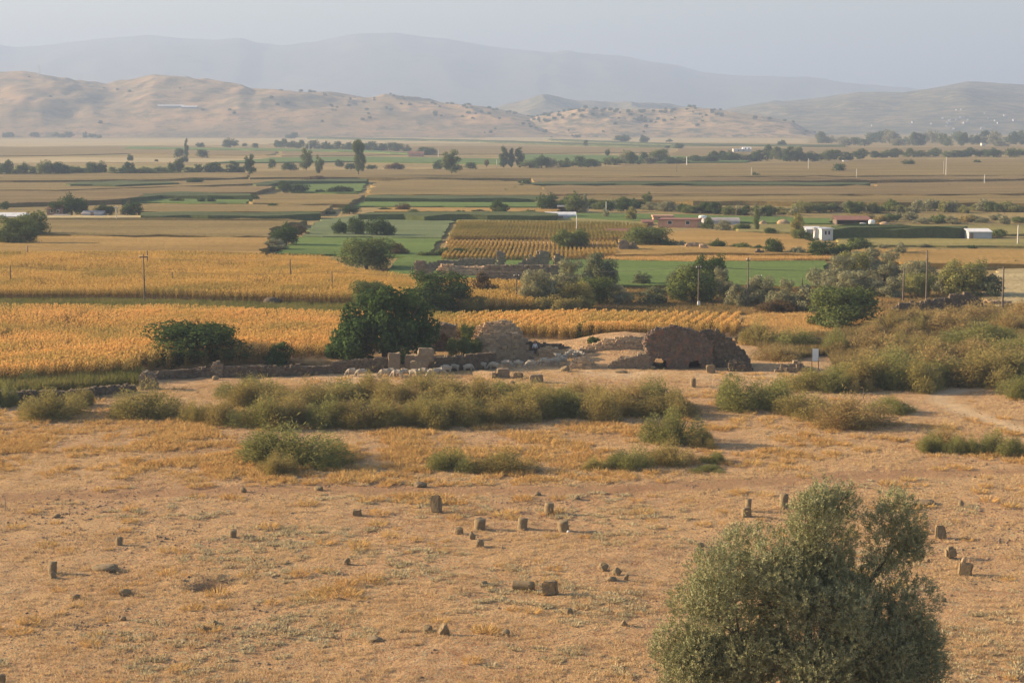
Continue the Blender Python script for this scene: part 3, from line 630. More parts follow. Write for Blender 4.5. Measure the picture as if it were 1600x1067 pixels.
def tree(px, base, wpx, hpx, shape, mk, label, name='tree', catg='tree', group=None):
    TN[0] += 1; r = rng(5000 + TN[0]); x, y, z, k = at(px, base); W, H = wpx * k, hpx * k; v = TN[0] % 3
    y += .3 * W * (hpx < 200)
    if max(wpx, hpx) < 21:
        o = link(name, lone_mesh(shape, mk, v)); o.location = (x, y, z - .05); o.scale = (W, W * .9, H); o.rotation_euler = (0, 0, r.uniform(-.5, .5) + (math.pi if r.uniform() < .5 else 0))
        return tag(o, label, catg, group)
    q = 'hi' if max(wpx, hpx) > 48 else 'mid'
    o = empty(name, (x, y, z - .05), r.uniform(-.4, .4) + (math.pi if r.uniform() < .5 else 0), (W, W * .9, H))
    link('trunk', trunk_mesh(shape, v), None, o); link('crown', crown_mesh(shape, mk, q, v), None, o)
    return tag(o, label, catg, group)
D, G_, O_, B_, Y_ = 'leaf_dark', 'leaf_mid', 'leaf_olive', 'leaf_brown', 'leaf_yellow'
TREES = [
 # centre x, base y, width, height (photo pixels), shape, leaf, label
 (179, 211, 14, 9, 'round', D, 'small round tree paired with a taller one at the hill foot', 0), (188, 211, 9, 13, 'round', D, 'taller of two dark trees at the hill foot', 0),
 (283, 212, 6, 11, 'tall', D, 'tiny lone tree on the pale far field', 0),
 (291, 246, 7, 29, 'poplar', D, 'slender dark poplar on the far left plain', 0),
 (280, 247, 17, 15, 'round', D, 'round tree hugging the slender far poplar', 0), (288, 254, 12, 11, 'round', D, 'little dark bush in front of the slender poplar', 0),
 (312, 231, 14, 8, 'round', D, 'flat topped small tree behind the round one by the far poplar', 0), (315, 247, 20, 13, 'round', D, 'round lone tree right of the slender far poplar', 0),
 (358, 231, 26, 15, 'round', D, 'broad round tree standing alone on the far straw field', 0), (382, 229, 8, 5, 'low', D, 'tiny bush between two far round trees', 0),
 (398, 232, 11, 8, 'round', D, 'small tree right of the broad round far tree', 0), (203, 252, 10, 11, 'round', D, 'lone small tree behind the left hedge of trees', 0),
 (244, 253, 6, 4, 'low', D, 'speck of a bush left of the slender poplar', 0),
 (303, 288, 24, 10, 'low', D, 'flat dark bush in the brown field below the left hedge', 0), (165, 302, 9, 6, 'low', D, 'small bush below the dark green strip', 0),
 (390, 278, 18, 36, 'tall', D, 'tall ragged tree with bare stem at the right end of left hedge', 0),
 (425, 264, 12, 15, 'round', D, 'small rounded tree left of the tall poplars', 0), (453, 267, 26, 13, 'low', D, 'wide low tree at the foot of tall poplars', 0),
 (478, 272, 20, 40, 'tall', G_, 'tall full poplar beside its smaller twin', 0), (499, 277, 14, 34, 'tall', G_, 'smaller twin poplar with bare stem', 0),
 (530, 261, 14, 12, 'round', D, 'small tree between the twin poplars and the thin leaning one', 0), (548, 265, 20, 10, 'low', D, 'bush left of the thin leaning poplar', 0),
 (560, 279, 20, 60, 'tall', G_, 'tallest thin leaning poplar on the plain', 0), (580, 265, 18, 8, 'low', D, 'low bush right of the thin leaning poplar', 0),
 (616, 265, 30, 10, 'low', B_, 'brownish bush in the strip behind the big brown field', 0), (667, 243, 32, 13, 'round', D, 'dark trees beside the little pink farmhouse', 0),
 (684, 266, 15, 17, 'round', D, 'round tree touching the broad multi stemmed poplar', 0), (705, 277, 32, 42, 'tall', G_, 'broad multi stemmed poplar in front of brown field', 0),
 (735, 265, 20, 11, 'round', D, 'bush right of the broad multi stemmed poplar', 0), (760, 262, 8, 13, 'tall', B_, 'small brown tree left of the three dark poplars', 0),
 (787, 262, 14, 33, 'poplar', D, 'left one of three dark poplars in a clump', 0), (799, 262, 12, 30, 'poplar', D, 'middle one of three dark poplars in a clump', 0), (812, 262, 16, 31, 'poplar', D, 'right one of three dark poplars in a clump', 0),
 (451, 217, 12, 7, 'round', D, 'small bush paired left on the pale strip', 0), (460, 217, 13, 10, 'round', D, 'dark tree paired with small bush on pale strip', 0), (552, 215, 5, 8, 'tall', D, 'tiny upright tree on the far pale strip', 0),
 (669, 207, 10, 8, 'round', D, 'small dark tree at the foot of the far hill', 0), (642, 210, 12, 6, 'low', D, 'pale bush below the far hill', 0), (739, 207, 14, 7, 'round', D, 'dark tree left of the far white farm', 0),
 (915, 230, 8, 11, 'tall', D, 'small tree on the strip below scrubby hill', 0), (972, 222, 26, 10, 'round', D, 'wide tree clump at the foot of the scrubby hill', 0), (1006, 224, 13, 13, 'round', D, 'taller tree at the foot of the scrubby hill', 0),
 (1062, 233, 15, 9, 'round', D, 'round tree on the far green line', 0), (1043, 232, 9, 5, 'low', D, 'bush beside the round tree on far green line', 0),
 (949, 246, 8, 13, 'tall', D, 'thin tree rising above the central hedge', 0), (822, 293, 17, 13, 'round', D, 'round tree at the bend of the dark ditch', 0),
 (811, 291, 8, 9, 'tall', G_, 'thin pale tree left of the round ditch tree', 0), (1181, 279, 13, 10, 'round', D, 'round tree by the pale pole on the brown field', 0), (1176, 263, 7, 5, 'round', G_, 'tiny round top tree above the brown field', 0),
 (1312, 272, 20, 16, 'round', D, 'lone round tree on the right brown field', 0), (1421, 261, 21, 12, 'round', D, 'lone spreading tree below the right belt', 0), (1528, 257, 12, 7, 'round', D, 'small lone tree near the right edge belt', 0),
 (1484, 293, 10, 5, 'low', D, 'dark little bush in the brown field under the pale poles', 0), (1222, 229, 15, 10, 'round', D, 'small tree behind the white villa trees', 0),
 (109, 338, 42, 36, 'round', D, 'largest tree beside the brown farmhouse', 0), (84, 338, 28, 22, 'round', D, 'dark tree left of the brown farmhouse', 0), (130, 336, 16, 24, 'round', D, 'narrow tree right of the largest farmhouse tree', 0),
 (162, 338, 32, 20, 'round', D, 'wide tree between farmhouse and concrete pole', 0), (204, 338, 34, 22, 'round', D, 'tree right of the concrete pole at the farm', 0), (6, 328, 15, 14, 'round', D, 'dark tree at the left edge by the shed', 0),
 (20, 392, 70, 54, 'round', G_, 'big leafy tree at the left edge of the ochre field', 0), (50, 376, 46, 46, 'round', G_, 'tree behind the big leafy tree at the left edge', 0),
 (210, 367, 27, 8, 'low', D, 'low dark bush in the ochre field', 0), (271, 367, 16, 5, 'low', G_, 'tiny faint bush in the ochre field', 0), (302, 367, 22, 6, 'low', G_, 'small flat bush right of the faint one', 0), (364, 369, 18, 7, 'low', D, 'dark bush right of centre in the ochre field', 0),
 (397, 317, 15, 13, 'round', D, 'small tree at the corner of the green rectangle', 0), (314, 317, 14, 10, 'low', D, 'left bush growing in the green rectangle', 0), (330, 317, 14, 11, 'low', D, 'right bush growing in the green rectangle', 0), (275, 316, 22, 7, 'low', G_, 'flat bush left in the green rectangle', 0),
 (444, 302, 23, 19, 'round', D, 'left of two round dark trees in the green patch', 0), (468, 302, 29, 17, 'round', D, 'right of two round dark trees in the green patch', 0), (531, 302, 40, 11, 'low', D, 'long low bush right of the two round trees', 0), (500, 302, 15, 6, 'low', D, 'small bush between round trees and long low bush', 0), (490, 284, 36, 9, 'low', B_, 'brown thicket under the twin poplars', 0),
 (445, 386, 42, 38, 'round', D, 'dark globe shaped tree at the green field corner', 0), (470, 368, 24, 17, 'lumpy', B_, 'brownish shrub behind the dark globe shaped tree', 0), (432, 393, 36, 20, 'lumpy', O_, 'dull grey shrub in front of the globe shaped tree', 0),
 (530, 368, 26, 25, 'round', D, 'left tree of the row on the grey green field', 0), (556, 369, 30, 29, 'round', D, 'second tree of the row on the grey green field', 0), (588, 370, 40, 31, 'round', D, 'tallest tree of the row on the grey green field', 0), (608, 370, 22, 22, 'round', D, 'right end tree of the row on the grey green field', 0),
 (571, 424, 86, 50, 'round', G_, 'big spreading tree at the front corner of green field', 0), (622, 400, 34, 20, 'lumpy', B_, 'dry brown shrub right of the big spreading tree', 0),
 (693, 402, 20, 16, 'round', D, 'small dark bush above the long ruin wall', 0), (720, 402, 28, 14, 'round', D, 'wider dark bush above the long ruin wall', 0), (795, 394, 16, 10, 'round', D, 'bush behind the tall ruin pier', 0),
 (545, 335, 32, 15, 'round', D, 'dark tree at the field junction', 0), (425, 328, 18, 10, 'round', D, 'small tree on the dark strip left of junction', 0), (630, 332, 26, 15, 'round', B_, 'rounded brownish tree on the green strip hedge', 0), (600, 332, 22, 8, 'low', D, 'low bush in the hedge by the brownish tree', 0),
 (783, 340, 32, 27, 'lumpy', D, 'feathery tree at the back of the striped field', 0), (855, 331, 32, 30, 'round', D, 'dark tree behind the long sheds', 0), (900, 333, 38, 33, 'round', G_, 'bigger tree behind the long sheds', 0), (914, 333, 12, 31, 'poplar', O_, 'pale slim poplar at the right of the big shed tree', 0),
 (950, 330, 20, 17, 'round', D, 'round dark tree right of the long sheds', 0), (974, 331, 24, 18, 'round', D, 'second round tree right of the long sheds', 0), (1011, 322, 16, 22, 'tall', G_, 'mop headed tree on a bare stem above the scrub', 0),
 (947, 341, 12, 16, 'lumpy', O_, 'grey bush in front of the round shed trees', 0), (986, 345, 18, 22, 'lumpy', Y_, 'yellowish slender tree left of pink building', 0), (1182, 362, 10, 38, 'poplar', G_, 'narrow poplar right of the white tank', 0),
 (1106, 358, 24, 18, 'lumpy', G_, 'greenish shrub at the end of pink building', 0), (1130, 360, 26, 16, 'lumpy', O_, 'grey shrub under the white tank', 0), (1160, 361, 26, 12, 'low', G_, 'low shrub left of the narrow poplar', 0), (1206, 366, 22, 10, 'low', D, 'low shrub right of the narrow poplar', 0),
 (892, 393, 58, 34, 'round', G_, 'broad tree on the lower striped field', 0), (1012, 389, 74, 33, 'round', G_, 'wide tree right of the two ruin stumps', 0), (1045, 390, 28, 17, 'round', D, 'dark low end of the wide ruin tree', 0), (1122, 393, 27, 20, 'round', D, 'dark tree right of the ruin block on the bank', 0),
 (1065, 389, 18, 13, 'lumpy', O_, 'small grey bush left of the ruin block on the bank', 0), (1155, 394, 38, 14, 'low', G_, 'low hedge bush on the bank', 0), (1185, 396, 26, 13, 'low', D, 'dark hedge bush at the right of the bank', 0), (1210, 401, 30, 28, 'round', D, 'dark tree at the right end of the bank', 0),
 (1285, 404, 46, 30, 'round', D, 'dark green tree in front of the white house', 0), (1245, 375, 22, 42, 'lumpy', Y_, 'tall yellow green tree left of the white house', 0), (1258, 380, 34, 22, 'lumpy', G_, 'dense shrub at the left foot of white house', 0), (1245, 402, 28, 16, 'low', O_, 'grey low bush left of dark green tree', 0),
 (1315, 402, 34, 20, 'low', D, 'bush right of the dark green tree', 0), (1342, 383, 30, 12, 'low', D, 'dark bushes below the maize wall', 0), (1380, 388, 18, 7, 'low', O_, 'grey bush in the weedy field', 0), (1445, 387, 22, 6, 'low', O_, 'faint bush in the middle of the weedy field', 0), (1520, 389, 16, 6, 'low', D, 'dark tuft in weedy field below the grey shed', 0), (1560, 372, 30, 14, 'low', G_, 'green bushes right of the grey shed', 0), (1590, 416, 20, 9, 'low', D, 'bush at the right end of the ochre field', 0),
 # around the ruins
 (298, 576, 152, 68, 'round', D, 'dark wide carob shaped tree behind the left stone wall', 0), (432, 573, 46, 37, 'lumpy', D, 'young dark bush between the wide tree and fig', 0),
 (685, 492, 98, 66, 'round', D, 'dark tree behind the great fig tree', 0), (577, 486, 60, 46, 'round', G_, 'lighter green tree peeping left behind the great fig', 0), (757, 472, 44, 46, 'lumpy', B_, 'reddish brown thorny tree left of the ruin wall', 0), (735, 490, 50, 30, 'low', 'leaf_shrub', 'dull bush below the reddish brown tree', 0),
 (724, 562, 52, 54, 'lumpy', G_, 'green bushy shrub in front of the rubble vault', 0), (908, 530, 42, 26, 'lumpy', G_, 'green bush at the edge of the front maize', 0), (998, 516, 48, 15, 'low', D, 'dark low bush above the rubble slope', 0), (1085, 520, 70, 20, 'low', D, 'dark low bush behind the great vault', 0), (930, 534, 24, 12, 'low', D, 'small bush beside the green bush at the maize edge', 0),
 (840, 484, 54, 62, 'lumpy', O_, 'tall grey olive left in the central clump', 0), (880, 462, 82, 56, 'lumpy', O_, 'broad grey olive behind the central clump', 0), (938, 452, 58, 56, 'round', 'leaf_olive_dark', 'dark olive at the right top of the central clump', 0), (862, 484, 40, 44, 'lumpy', O_, 'silver olive in front of the central clump', 0),
 (928, 480, 58, 46, 'round', G_, 'leafy green tree in the central clump', 0), (968, 478, 46, 34, 'lumpy', O_, 'small silver olive at right foot of central clump', 0), (896, 486, 64, 44, 'lumpy', 'leaf_shrub', 'brown tinged shrub in the middle of central clump', 0), (870, 490, 70, 26, 'low', 'leaf_shrub', 'low dry shrub under the central clump', 0),
 (1003, 447, 28, 22, 'round', 'leaf_olive_dark', 'lone dark bush on the bright green field', 0), (1020, 478, 46, 30, 'lumpy', 'leaf_olive_dark', 'dark low olive left of the twin pole trees', 0), (1052, 446, 26, 22, 'lumpy', 'leaf_olive_dark', 'small dark olive above the leafy tree', 0),
 (1085, 476, 80, 62, 'round', G_, 'leafy green tree under the pole with white box', 0), (1110, 455, 54, 56, 'round', D, 'tall dark crown behind the leafy pole tree', 0), (1122, 470, 50, 52, 'lumpy', O_, 'grey olive right of the leafy pole tree', 0),
 (1155, 482, 44, 38, 'lumpy', O_, 'first grey olive of the middle row', 0), (1187, 478, 52, 46, 'lumpy', O_, 'tallest grey olive of the middle row', 0), (1225, 486, 50, 50, 'lumpy', O_, 'third grey olive of the middle row', 0), (1256, 488, 46, 42, 'lumpy', O_, 'last grey olive of the middle row near the dark green tree', 0), (1215, 490, 60, 20, 'low', B_, 'brown thicket at the foot of the middle olive row', 0),
 (1308, 452, 84, 52, 'lumpy', O_, 'great grey olive at left of the right grove', 0), (1352, 420, 54, 32, 'lumpy', O_, 'grey olive at the back of right grove', 0), (1335, 440, 56, 46, 'round', 'leaf_shrub_green', 'light green tree within the right grove', 0), (1385, 442, 56, 48, 'lumpy', O_, 'spreading olive in the middle of right grove', 0), (1406, 404, 28, 24, 'lumpy', O_, 'pale silvery young olive behind the right grove', 0), (1342, 466, 64, 42, 'lumpy', O_, 'silver olive at the front of right grove', 0), (1300, 476, 50, 42, 'lumpy', O_, 'dark footed olive beside the round green tree', 0), (1385, 468, 54, 34, 'lumpy', O_, 'low olive right of the silver front one', 0), (1345, 392, 40, 18, 'low', G_, 'green bush at the back of right grove', 0),
 (1325, 516, 104, 66, 'round', 'leaf_mid', 'round dark green tree in front of the right grove', 0), (1285, 512, 44, 30, 'lumpy', G_, 'low green shoulder left of the round green tree', 0), (1440, 452, 60, 44, 'lumpy', O_, 'grey olive behind the tall wooden pole', 0), (1438, 466, 50, 38, 'round', 'leaf_shrub_green', 'green shrub between two wooden poles', 0), (1475, 462, 40, 36, 'lumpy', O_, 'grey olive left of the brownish broad tree', 0), (1512, 464, 74, 56, 'round', 'leaf_shrub_green', 'brownish broad tree above the ruined wall', 0), (1548, 466, 44, 36, 'lumpy', 'leaf_olive_dark', 'dark olive right of the brownish broad tree', 0), (1472, 398, 20, 9, 'low', G_, 'bush in the ochre strip right', 0),
]
M['leaf_olive_dark'] = leaf_mat('leaf_olive_dark', (0.105, 0.126, 0.067), (0.179, 0.193, 0.105), 4)
for px, b, w_, h_, sh, mk, lab, gr in TREES: tree(px, b, w_, h_, sh, mk, lab)
def belt(pts, n, wr, hr, mks, label, group, seed, shapes=('round', 'lumpy'), name='tree', catg='tree', jit=2.0):
    r = rng(seed); xs_ = [p[0] for p in pts]; ys_ = [p[1] for p in pts]
    for i in range(n):
        px = xs_[0] + (xs_[-1] - xs_[0]) * (i + r.uniform(.1, .9)) / n; py = np.interp(px, xs_, ys_) + r.uniform(-jit, jit * .4)
        tree(px, py, r.uniform(*wr), r.uniform(*hr), shapes[r.integers(len(shapes))], mks[r.integers(len(mks))], label, name, catg, group)
belt([(-20, 273), (60, 274), (380, 272)], 26, (14, 34), (9, 24), [D, D, G_], 'bushy tree in the hedge row across the left plain', 'trees of the left hedge row', 101)
belt([(825, 263), (880, 263), (990, 257), (1200, 252)], 26, (16, 36), (9, 22), [D, D, G_, O_], 'bushy tree in the hedge row across the middle plain', 'trees of the middle hedge row', 102)
belt([(1200, 250), (1260, 255), (1345, 249)], 10, (18, 36), (12, 24), [D, G_, D], 'bushy tree near the white villa on the right plain', 'trees by the white villa', 103)
belt([(1355, 247), (1600, 246), (1660, 246)], 16, (18, 34), (10, 15), [D, G_], 'low tree of the dark belt along the right plain', 'trees of the right dark belt', 104)
belt([(0, 215), (160, 216)], 14, (8, 20), (5, 11), [D], 'small tree in the far row below the left hills', 'trees of the far left row', 105, jit=1)
belt([(425, 231), (520, 235), (640, 238)], 24, (10, 20), (9, 15), [D], 'tree of the long plantation on the far plain', 'trees of the far plantation', 106, jit=1)
belt([(1280, 226), (1660, 228)], 40, (14, 30), (9, 22), [D, G_, O_], 'tree of the hazy wood at the foot of the village hills', 'trees of the hazy far wood', 107, jit=5)
belt([(840, 325), (1000, 328), (1130, 336), (1200, 338)], 26, (18, 36), (10, 19), [G_, O_, D], 'scrubby bush in the hedge behind the pink building', 'bushes behind the pink building', 108, ('lumpy', 'low'), 'bush', 'bush')
belt([(1180, 338), (1300, 334), (1460, 332), (1660, 334)], 30, (18, 38), (10, 21), [G_, O_, 'leaf_shrub_green'], 'scrubby bush in the hedge behind the red roofed shed', 'bushes behind the red roofed shed', 109, ('lumpy', 'low'), 'bush', 'bush', 3)
belt([(1300, 350), (1420, 348), (1660, 350)], 22, (16, 34), (8, 15), [O_, 'leaf_shrub', G_], 'dull bush on the waste ground right of the sheds', 'bushes on the waste ground', 110, ('low', 'lumpy'), 'bush', 'bush', 6)
belt([(640, 336), (870, 336)], 10, (14, 26), (5, 10), [D, G_], 'low bush in the hedge behind the striped field', 'bushes of the striped field hedge', 111, ('low',), 'bush', 'bush', 1)
belt([(770, 308), (800, 300), (822, 293)], 6, (8, 16), (5, 8), [D], 'dark bush along the winding ditch', 'bushes along the winding ditch', 112, ('low',), 'bush', 'bush', 1)
belt([(330, 362), (395, 356), (470, 340), (520, 334)], 9, (10, 18), (4, 8), [G_, D], 'small bush along the grassy field edge', 'bushes on the grassy field edge', 113, ('low',), 'bush', 'bush', 1)
belt([(650, 404), (760, 400)], 7, (14, 24), (6, 12), [D, G_], 'small bush along the edge of the lower striped field', 'bushes under the striped field', 114, ('low',), 'bush', 'bush', 1)
belt([(450, 214), (700, 208), (860, 214), (1050, 222)], 18, (6, 14), (4, 8), [D], 'tiny dark tree along the foot of the hills', 'trees along the hill foot', 115, jit=3)
# scrub dots on the hills
def hill_dots(H, n, seed, lo, hi, label, group, msk):
    XX, YY, ZZ = H; r = rng(seed); k = 0
    while k < n:
        i = r.integers(3, 44); j = r.integers(4, XX.shape[1] - 4); px = CX + XX[i, j] / YY[i, j] * F * cp
        if r.uniform() > msk(px, i / 46, fbm(np.array([XX[i, j]]), np.array([YY[i, j]]), .01, 2, seed)[0]): continue
        o = link('hill_tree', lone_mesh('round', D, k % 3)); s = r.uniform(lo, hi); o.location = (XX[i, j], YY[i, j], ZZ[i, j] - .4); o.scale = (s, s, s * r.uniform(.55, .8))
        tag(o, label, 'tree', group); k += 1
hill_dots(LH, 120, 201, 4, 10, 'small dark tree dotted on the bare brown hills', 'trees on the brown hills', lambda px, v, f: (.1 + .9 * (px > 420)) * (f > .45) * (px > -20))
hill_dots(RH, 170, 202, 4, 10, 'small dark tree dotted on the low scrubby hill', 'trees on the scrubby hill', lambda px, v, f: (.25 + .75 * (v > .4)) * (f > .4) * (px < 1280) * (.3 + .7 * (px < 1100)))

# great fig tree, leaves large and glossy
def hand_tree(px, base, Yoff, blobs_px, mk, name, label, n, ls, trunk_px, asp=.6, sprig=1):
    """blobs are clumps with their own size and distance: (px, py, radius px, metres nearer or farther)"""
    bx, by, bz, k = at(px, base); by += Yoff; r = rng(len(label)); B = []
    for (qx, qy, qr, dy) in blobs_px:
        X_, Y_2, Z_ = at_depth(qx, qy, by + dy); B.append((X_ - bx, dy, Z_ - bz, qr * k * (by + dy) / by))
    o = empty(name, (bx, by, bz))
    V, f = blob_leaves(r, B, n, ls, asp, .35, .25)
    V[:, 2] = np.maximum(V[:, 2], .1 * r.uniform(0, 1, len(V)))
    link('crown', npmesh('crown', V, f), M[mk], o)
    parts = []
    for tb in trunk_px:
        P = []
        for (qx, qy, dy) in tb[0]:
            X_, Y_2, Z_ = at_depth(qx, qy, by + dy); P.append((X_ - bx, dy, Z_ - bz))
        parts.append(tube(P, tb[1]))
    link('trunk', npmesh('trunk', *cat(parts), smooth=True), M['bark'], o)
    return tag(o, label, 'tree')
fr = rng(303)
figb = []
for i in range(58):
    t = fr.uniform(0, 1); qx = 522 + 158 * t; top = np.interp(qx, [510, 530, 550, 575, 600, 640, 665, 690], [548, 520, 496, 470, 452, 455, 472, 505]); bot = 566
    qy = top + 12 + (bot - 16 - top) * fr.uniform(0, .95); figb.append((qx, qy, fr.uniform(8, 16), fr.uniform(-4, 4)))
for q in [(548, 490, 16, 0), (575, 470, 17, 1), (604, 462, 16, -1), (637, 468, 17, 0), (662, 488, 16, 1), (676, 512, 12, 0), (530, 528, 14, 0), (520, 548, 12, -1), (600, 510, 40, 0), (640, 510, 30, 1), (560, 520, 30, 0)]: figb.append(q)
hand_tree(600, 570, 3.0, figb, 'leaf_fig', 'fig_tree', 'great dark fig tree with big leaves beside the arch ruin', 17000, .42, [([(600, 572, 0), (602, 530, 0), (590, 480, 0)], [.4, .32, .1]), ([(602, 545, 0), (640, 505, 0), (655, 475, 0)], [.25, .2, .08])], .75)

# near olive tree
orr = rng(404); ob_ = []
def lobe(cx, cy, rx, ry, n, dmin, dmax, smin, smax):
    for i in range(n):
        a = orr.uniform(0, 6.283); q = math.sqrt(orr.uniform(0.05, 1)); ob_.append((cx + rx * q * math.cos(a), cy + ry * q * math.sin(a), orr.uniform(smin, smax), orr.uniform(dmin, dmax) * math.sqrt(1.05 - q * q)))
lobe(1150, 960, 98, 95, 26, -2.6, 2.2, 26, 44); lobe(1105, 985, 66, 76, 14, -1.6, 1, 18, 32); lobe(1185, 895, 72, 52, 13, -2, 2, 22, 36)
lobe(1285, 845, 56, 62, 17, -1.8, 1.8, 20, 33); lobe(1288, 788, 44, 36, 11, -1, 1, 13, 22); lobe(1402, 826, 38, 46, 24, -1, 1, 11, 21); lobe(1385, 890, 24, 30, 5, -.8, .8, 12, 18)
lobe(1352, 990, 98, 78, 26, -2.4, 2.4, 24, 44); lobe(1405, 1025, 54, 60, 15, -2, 2, 18, 32); lobe(1270, 985, 90, 90, 20, -3.6, -.8, 24, 42); lobe(1250, 1060, 200, 45, 22, -3, 2, 24, 44); lobe(1290, 910, 54, 46, 10, -1.6, 1.4, 18, 30)
OX, OY, OZ, OK = at(1260, 1118)
def olive():
    o = empty('olive_tree', (OX, OY, OZ)); r = rng(505); B = []
    for (qx, qy, qr, dy) in ob_:
        X_, Y_2, Z_ = at_depth(qx, qy, OY + dy); B.append((X_ - OX, dy, Z_ - OZ, qr * OK))
    B = np.array(B); n = 30000; w = B[:, 3] ** 2; k = r.choice(len(B), n, p=w / w.sum())
    d = unit(r.normal(0, 1, (n, 3))); rad = np.where(r.uniform(0, 1, n) < .12, r.uniform(.4, 1, n), r.normal(.97, .10, n))
    P = B[k, :3] + d * (B[k, 3] * rad)[:, None]
    T = unit(d * .9 + [0, 0, .75] + r.normal(0, .45, (n, 3))); L = r.uniform(.20, .42, n) * np.where(r.uniform(0, 1, n) < .07, 1.9, 1)     # twigs
    m = 11; s = np.tile(np.linspace(.05, 1, m), (n, 1)); base = P[:, None] + T[:, None] * (s * L[:, None])[..., None]
    side = unit(np.cross(T, r.normal(0, 1, (n, 3)))); side2 = np.cross(T, side)
    a = np.tile(np.arange(m) * 2.4, (n, 1)) + r.uniform(0, 6, (n, 1))
    LT = T[:, None] * .75 + np.cos(a)[..., None] * side[:, None] * .7 + np.sin(a)[..., None] * side2[:, None] * .7
    base = base.reshape(-1, 3); LT = unit(LT.reshape(-1, 3) + r.normal(0, .2, (n * m, 3))); LN = unit(np.repeat(d, m, 0) * 1.1 + r.normal(0, .55, (n * m, 3)))
    V, f = leaf_quads(base, LT, LN, r.uniform(.11, .17, n * m), r.uniform(.036, .055, n * m)); V[:, 2] = np.maximum(V[:, 2], .3)
    link('crown', npmesh('crown', V, f), M['leaf_near_olive'], o)
    parts = [tube([(0, 0, -.2), (.1, .05, .8), (-.1, .1, 1.8), (-.05, .1, 2.8)], [.62, .48, .4, .3], 10)]
    for (qx, qy, dy, r0) in [(1110, 960, -1, .2), (1180, 900, 0, .2), (1290, 820, 0, .24), (1400, 850, .4, .2), (1390, 990, 0, .2), (1300, 930, -1.5, .2), (1200, 1000, 1.5, .18), (1420, 1020, 1, .16), (1280, 770, .2, .16)]:
        X_, Y_2, Z_ = at_depth(qx, qy, OY + dy); e = np.array([X_ - OX, dy, Z_ - OZ]); s0 = np.array([0, .08, r.uniform(1.4, 2.6)]); mid = s0 * .5 + e * .5 + r.normal(0, .3, 3)
        parts.append(tube([s0, s0 * .75 + mid * .25 + r.normal(0, .1, 3), mid, e * .75 + mid * .25, e], [r0, r0 * .9, r0 * .65, r0 * .4, .04], 7))
        for q in range(4):
            e2 = mid * .4 + e * .6 + r.normal(0, 1.0, 3); parts.append(tube([mid * .6 + e * .4, (mid * .5 + e * .5 + e2) / 2, e2], [r0 * .4, r0 * .25, .02], 5))
    link('trunk', npmesh('trunk', *cat(parts), smooth=True), M['bark'], o)
    tag(o, 'large silvery olive tree in the near right corner', 'tree')
M['leaf_near_olive'] = leaf_mat('leaf_near_olive', (0.156, 0.166, 0.074), (0.371, 0.367, 0.205), 1.3, .12)
olive()

# ------------------------------------------------------------------ feathery shrubs
def shrub_mesh(v, mk):
    key = ('shrub', v)
    if key not in CACHE:
        r = rng(600 + v); B = []
        for i in range(11):
            a = r.uniform(0, 6.283); R = .34 * r.uniform(.0, 1) ** .6; B.append((R * math.cos(a), R * math.sin(a), r.uniform(.13, .18) * 1.1, (.52 + .45 * r.uniform()) * (1 - R * 1.05)))
        B = np.array(B); n = 10500; k = r.choice(len(B), n); d = unit(np.abs(r.normal(0, 1, (n, 3))) * [1, 1, 1] * np.where(r.uniform(0, 1, (n, 3)) < .5, -1, 1) * [1, 1, 0] + np.abs(r.normal(0, 1, (n, 1))) * [0, 0, 1])
        rad = r.uniform(0, 1, n) ** .42 * np.where(r.uniform(0, 1, n) < .12, r.uniform(1, 1.45, n), 1)
        P = np.stack([B[k, 0] + d[:, 0] * B[k, 2] * rad, B[k, 1] + d[:, 1] * B[k, 2] * rad, d[:, 2] * B[k, 3] * rad], 1)
        T = unit(np.stack([P[:, 0] * 1.3, P[:, 1] * 1.3, np.full(n, .5)], 1) + r.normal(0, .34, (n, 3)))
        V, f = leaf_quads(P - T * .03, T, unit(r.normal(0, 1, (n, 3))), r.uniform(.035, .085, n), r.uniform(.006, .012, n))
        V[:, 2] = np.maximum(V[:, 2], 0); V[:, 2] /= np.percentile(V[:, 2], 99.6)
        for a in (0, 1): V[:, a] = (V[:, a] - np.mean(np.percentile(V[:, a], [1, 99]))) / np.ptp(np.percentile(V[:, a], [1, 99]))
        st = []
        for i in range(9):
            a = r.uniform(0, 6.283); R = r.uniform(.1, .32); st.append(tube([(.02 * math.cos(a), .02 * math.sin(a), -.03), (R * .5 * math.cos(a), R * .5 * math.sin(a), .3), (R * math.cos(a), R * math.sin(a), .62)], [.012, .009, .003], 4))
        CACHE[key] = (V, f, cat(st))
    k2 = ('shrubm', v, mk)
    if k2 not in CACHE:
        V, f, (sv, sf) = CACHE[key]
        a = npmesh('foliage', V, f); a.materials.append(M[mk]); b = npmesh('stem', sv, sf); b.materials.append(M['bark']); CACHE[k2] = (a, b)
    return CACHE[k2]
SN = [0]
def shrub(px, base, wpx, hpx, mk, label, group=None):
    SN[0] += 1; r = rng(7000 + SN[0]); x, y, z, k = at(px, base); wpx *= 1.05; W, H = wpx * k, hpx * k
    o = empty('shrub', (x, y + W * .25, z - .04), r.uniform(0, 6.28), (W, W, H)); a, b = shrub_mesh(SN[0] % 6, mk)
    link('foliage', a, None, o); link('stem', b, None, o)
    return tag(o, label, 'shrub', group)
SH, SG, SD = 'leaf_shrub', 'leaf_shrub_green', 'leaf_scrub_dry'
